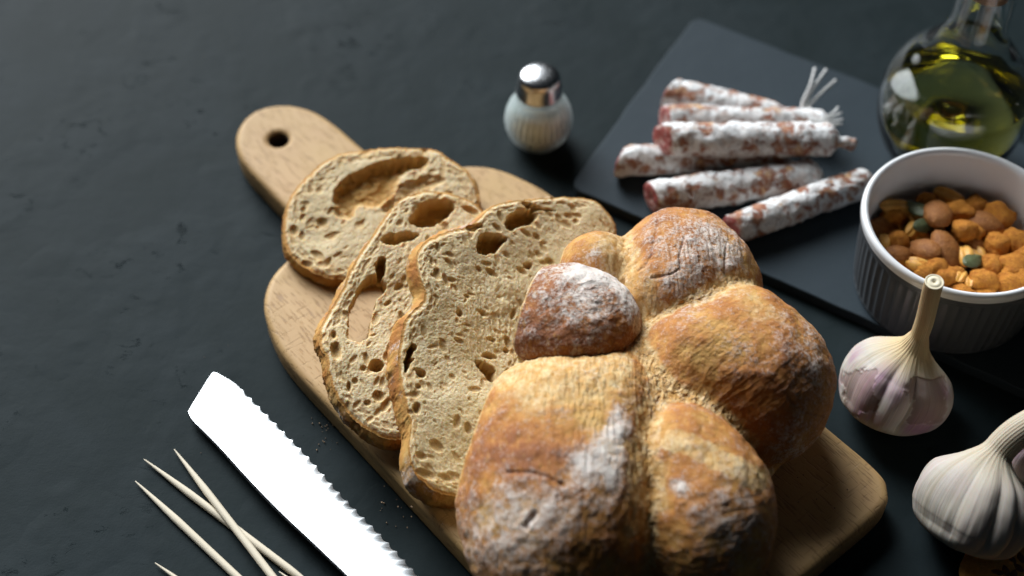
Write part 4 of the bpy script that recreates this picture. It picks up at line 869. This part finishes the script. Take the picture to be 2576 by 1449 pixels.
nz_ = mst.noise(c, 1, 2)
mst.set(Base_Color=(.42, .435, .445), Metallic=1.0, Roughness=mst.ramp(nz_, [(.3, .2), (.7, .3)])); mst.bump(nz_, .00002, .3)
knife = thing('bread_knife', 'bright steel bread knife with a serrated blade, lying beside the cutting board', 'knife', (*P(760, 1200, 0)[:2], 0))
kb = part('blade', V, F, mst.m, knife); kb.data.set_sharp_from_angle(angle=R_(25))
mhd = M('black_handle'); mhd.set(Base_Color=(.03, .03, .03), Roughness=.45)
h0 = (rows[0][-1] + rows[-1][-1]) / 2; kd_ = nrm(((rows[0][-1] + rows[-1][-1]) - (rows[0][-200] + rows[-1][-200])))
tt = np.linspace(0, 1, 30); V, F, uv = tube(h0 + kd_ * (tt * 12 - .6)[:, None], 1.25 - .25 * np.sin(tt * 6.28) * .6, 24)
rel = V - h0; V = V - kn_ * ((rel @ kn_) * .35)[:, None]; part('handle', V, F, mhd.m, knife)

# ================================================================ WOODEN SKEWERS
mp = M('pale_stick_wood'); c = mp.coord((60, 60, 60)); st = mp.noise(mp.coord((14, 14, .5), attr='uvw'), 1, 3)
mp.set(Base_Color=mp.mix(st, (.60, .52, .38), (.78, .71, .58)), Roughness=.65, Specular_IOR_Level=.3); mp.bump(st, .0003, .5)
def stick(label, tip, far, r, length):
    A = P(*tip); B = P(*far); d = nrm(B - A); n = 60; t = np.linspace(0, 1, n) ** 1.6 * length
    rr = r * np.clip(.10 + .9 * np.minimum(1, (t / 3.2)) ** .75, 0, 1); rr[-12:] *= np.clip((length - t[-12:]) / 3.2 + .1, .1, 1)
    bow = nrm(np.cross(d, [0, 0, 1])) * .0; V, F, uv = tube(A + d * t[:, None], rr, 16)
    o = part('wooden_stick', V, F, mp.m, None, (*((A + B) / 2)[:2], 0), uv=uv); return setp(o, label, 'toothpick', 'pointed wooden sticks left of the knife')
stick('leftmost full pointed wooden stick, lying apart below the crossed pair', (340, 1210, .18), (594, 1449, .18), .185, 13)
stick('lower stick of the crossed pair, passing beneath the other', (362, 1155, .18), (750, 1449, .18), .185, 13)
stick('upper stick of the crossed pair, lying over the other', (438, 1130, .22), (684, 1449, .62), .185, 13)
stick('stick whose tip alone shows at the lower left edge of the photo', (390, 1416, .18), (440, 1452, .18), .185, 13)
stick('stick whose tip barely shows beside the knife at the bottom edge', (702, 1438, .18), (735, 1462, .18), .185, 13)

# ================================================================ CRACKER
mk2 = nut_mat('baked_cracker', (.78, .36, .08), (.84, .46, .13), (.62, .24, .04), 2.2, .0012)
ck0 = P(2602, 1466, 1.0); CR = 3.2
V, F, uv = lathe(smooth_line([(.02, .05), (2.4, .05), (2.9, .2), (CR, .45), (2.85, .75), (2.2, .95), (1, 1.0), (.02, 1.0)], 60), 120, (ck0[0], ck0[1], 0), lambda th, z, r: 1 + .05 * np.sin(3 * th + 1) + .03 * np.sin(7 * th))
V = V + fbm(V * 1.6, 3, 90)[:, None] * [0.03, .03, .12]; V[:, 2] = np.maximum(V[:, 2], .01)
cr = thing('seeded_cracker', 'orange brown seeded cracker at the bottom right corner', 'cracker', (ck0[0], ck0[1], 0)); part('cracker_base', V, F, mk2, cr)
msd = M('flax_seed'); msd.set(Base_Color=(.16, .05, .03), Roughness=.35)
for i, (x, y) in enumerate([(2546, 1408), (2562, 1428), (2530, 1436), (2568, 1402), (2550, 1446), (2590, 1440), (2600, 1410), (2620, 1450), (2580, 1470), (2510, 1440)]):
    V, F = nut_mesh('seed', i); c = P(x, y, .98); a = rng.uniform(0, 3.1); V = V * .42 @ np.array([[math.cos(a), math.sin(a), 0], [-math.sin(a), math.cos(a), 0], [0, 0, 1.4]])
    part('flax_seed', V + c, F, msd.m, cr)

# ================================================================ CRUMBS
Vs = []; Fs = []; off = 0
spots = [(x + rng.normal(0, 30), y + rng.normal(0, 28), 0.03) for x, y in [(820, 1080)] * 26 + [(1000, 1290)] * 8 + [(600, 860)] * 2] + [(505, 1140, .03), (512, 143, .03), (732, 1130, .03), (738, 1128, .03), (1000, 1120, 1.83), (945, 1100, 1.83), (1120, 1330, 1.83)] \
    + [(rng.uniform(960, 1150), rng.uniform(1080, 1330), 1.83) for _ in range(26)] + [(rng.uniform(2000, 2150), rng.uniform(1150, 1300), 1.83) for _ in range(8)]
for (x, y, z) in spots:
    c = P(x, y, z); r = rng.uniform(.012, .042); D = rng.normal(size=(8, 3)); 
    base = np.array([[-1, -1, -1], [1, -1, -1], [1, 1, -1], [-1, 1, -1], [-1, -1, 1], [1, -1, 1], [1, 1, 1], [-1, 1, 1]]) * .7 + D * .25
    Vs.append(base * r + c + [0, 0, r * .7]); Fs += [[off + i for i in f] for f in ([0, 3, 2, 1], [4, 5, 6, 7], [0, 1, 5, 4], [1, 2, 6, 5], [2, 3, 7, 6], [3, 0, 4, 7])]; off += 8
mcb = M('loose_crumb'); mcb.set(Base_Color=(.30, .20, .12), Roughness=.8)
setp(part('bread_crumbs', np.vstack(Vs), Fs, mcb.m), 'tiny scattered bread crumbs between the knife and the cutting board', 'crumbs', None, 'stuff')
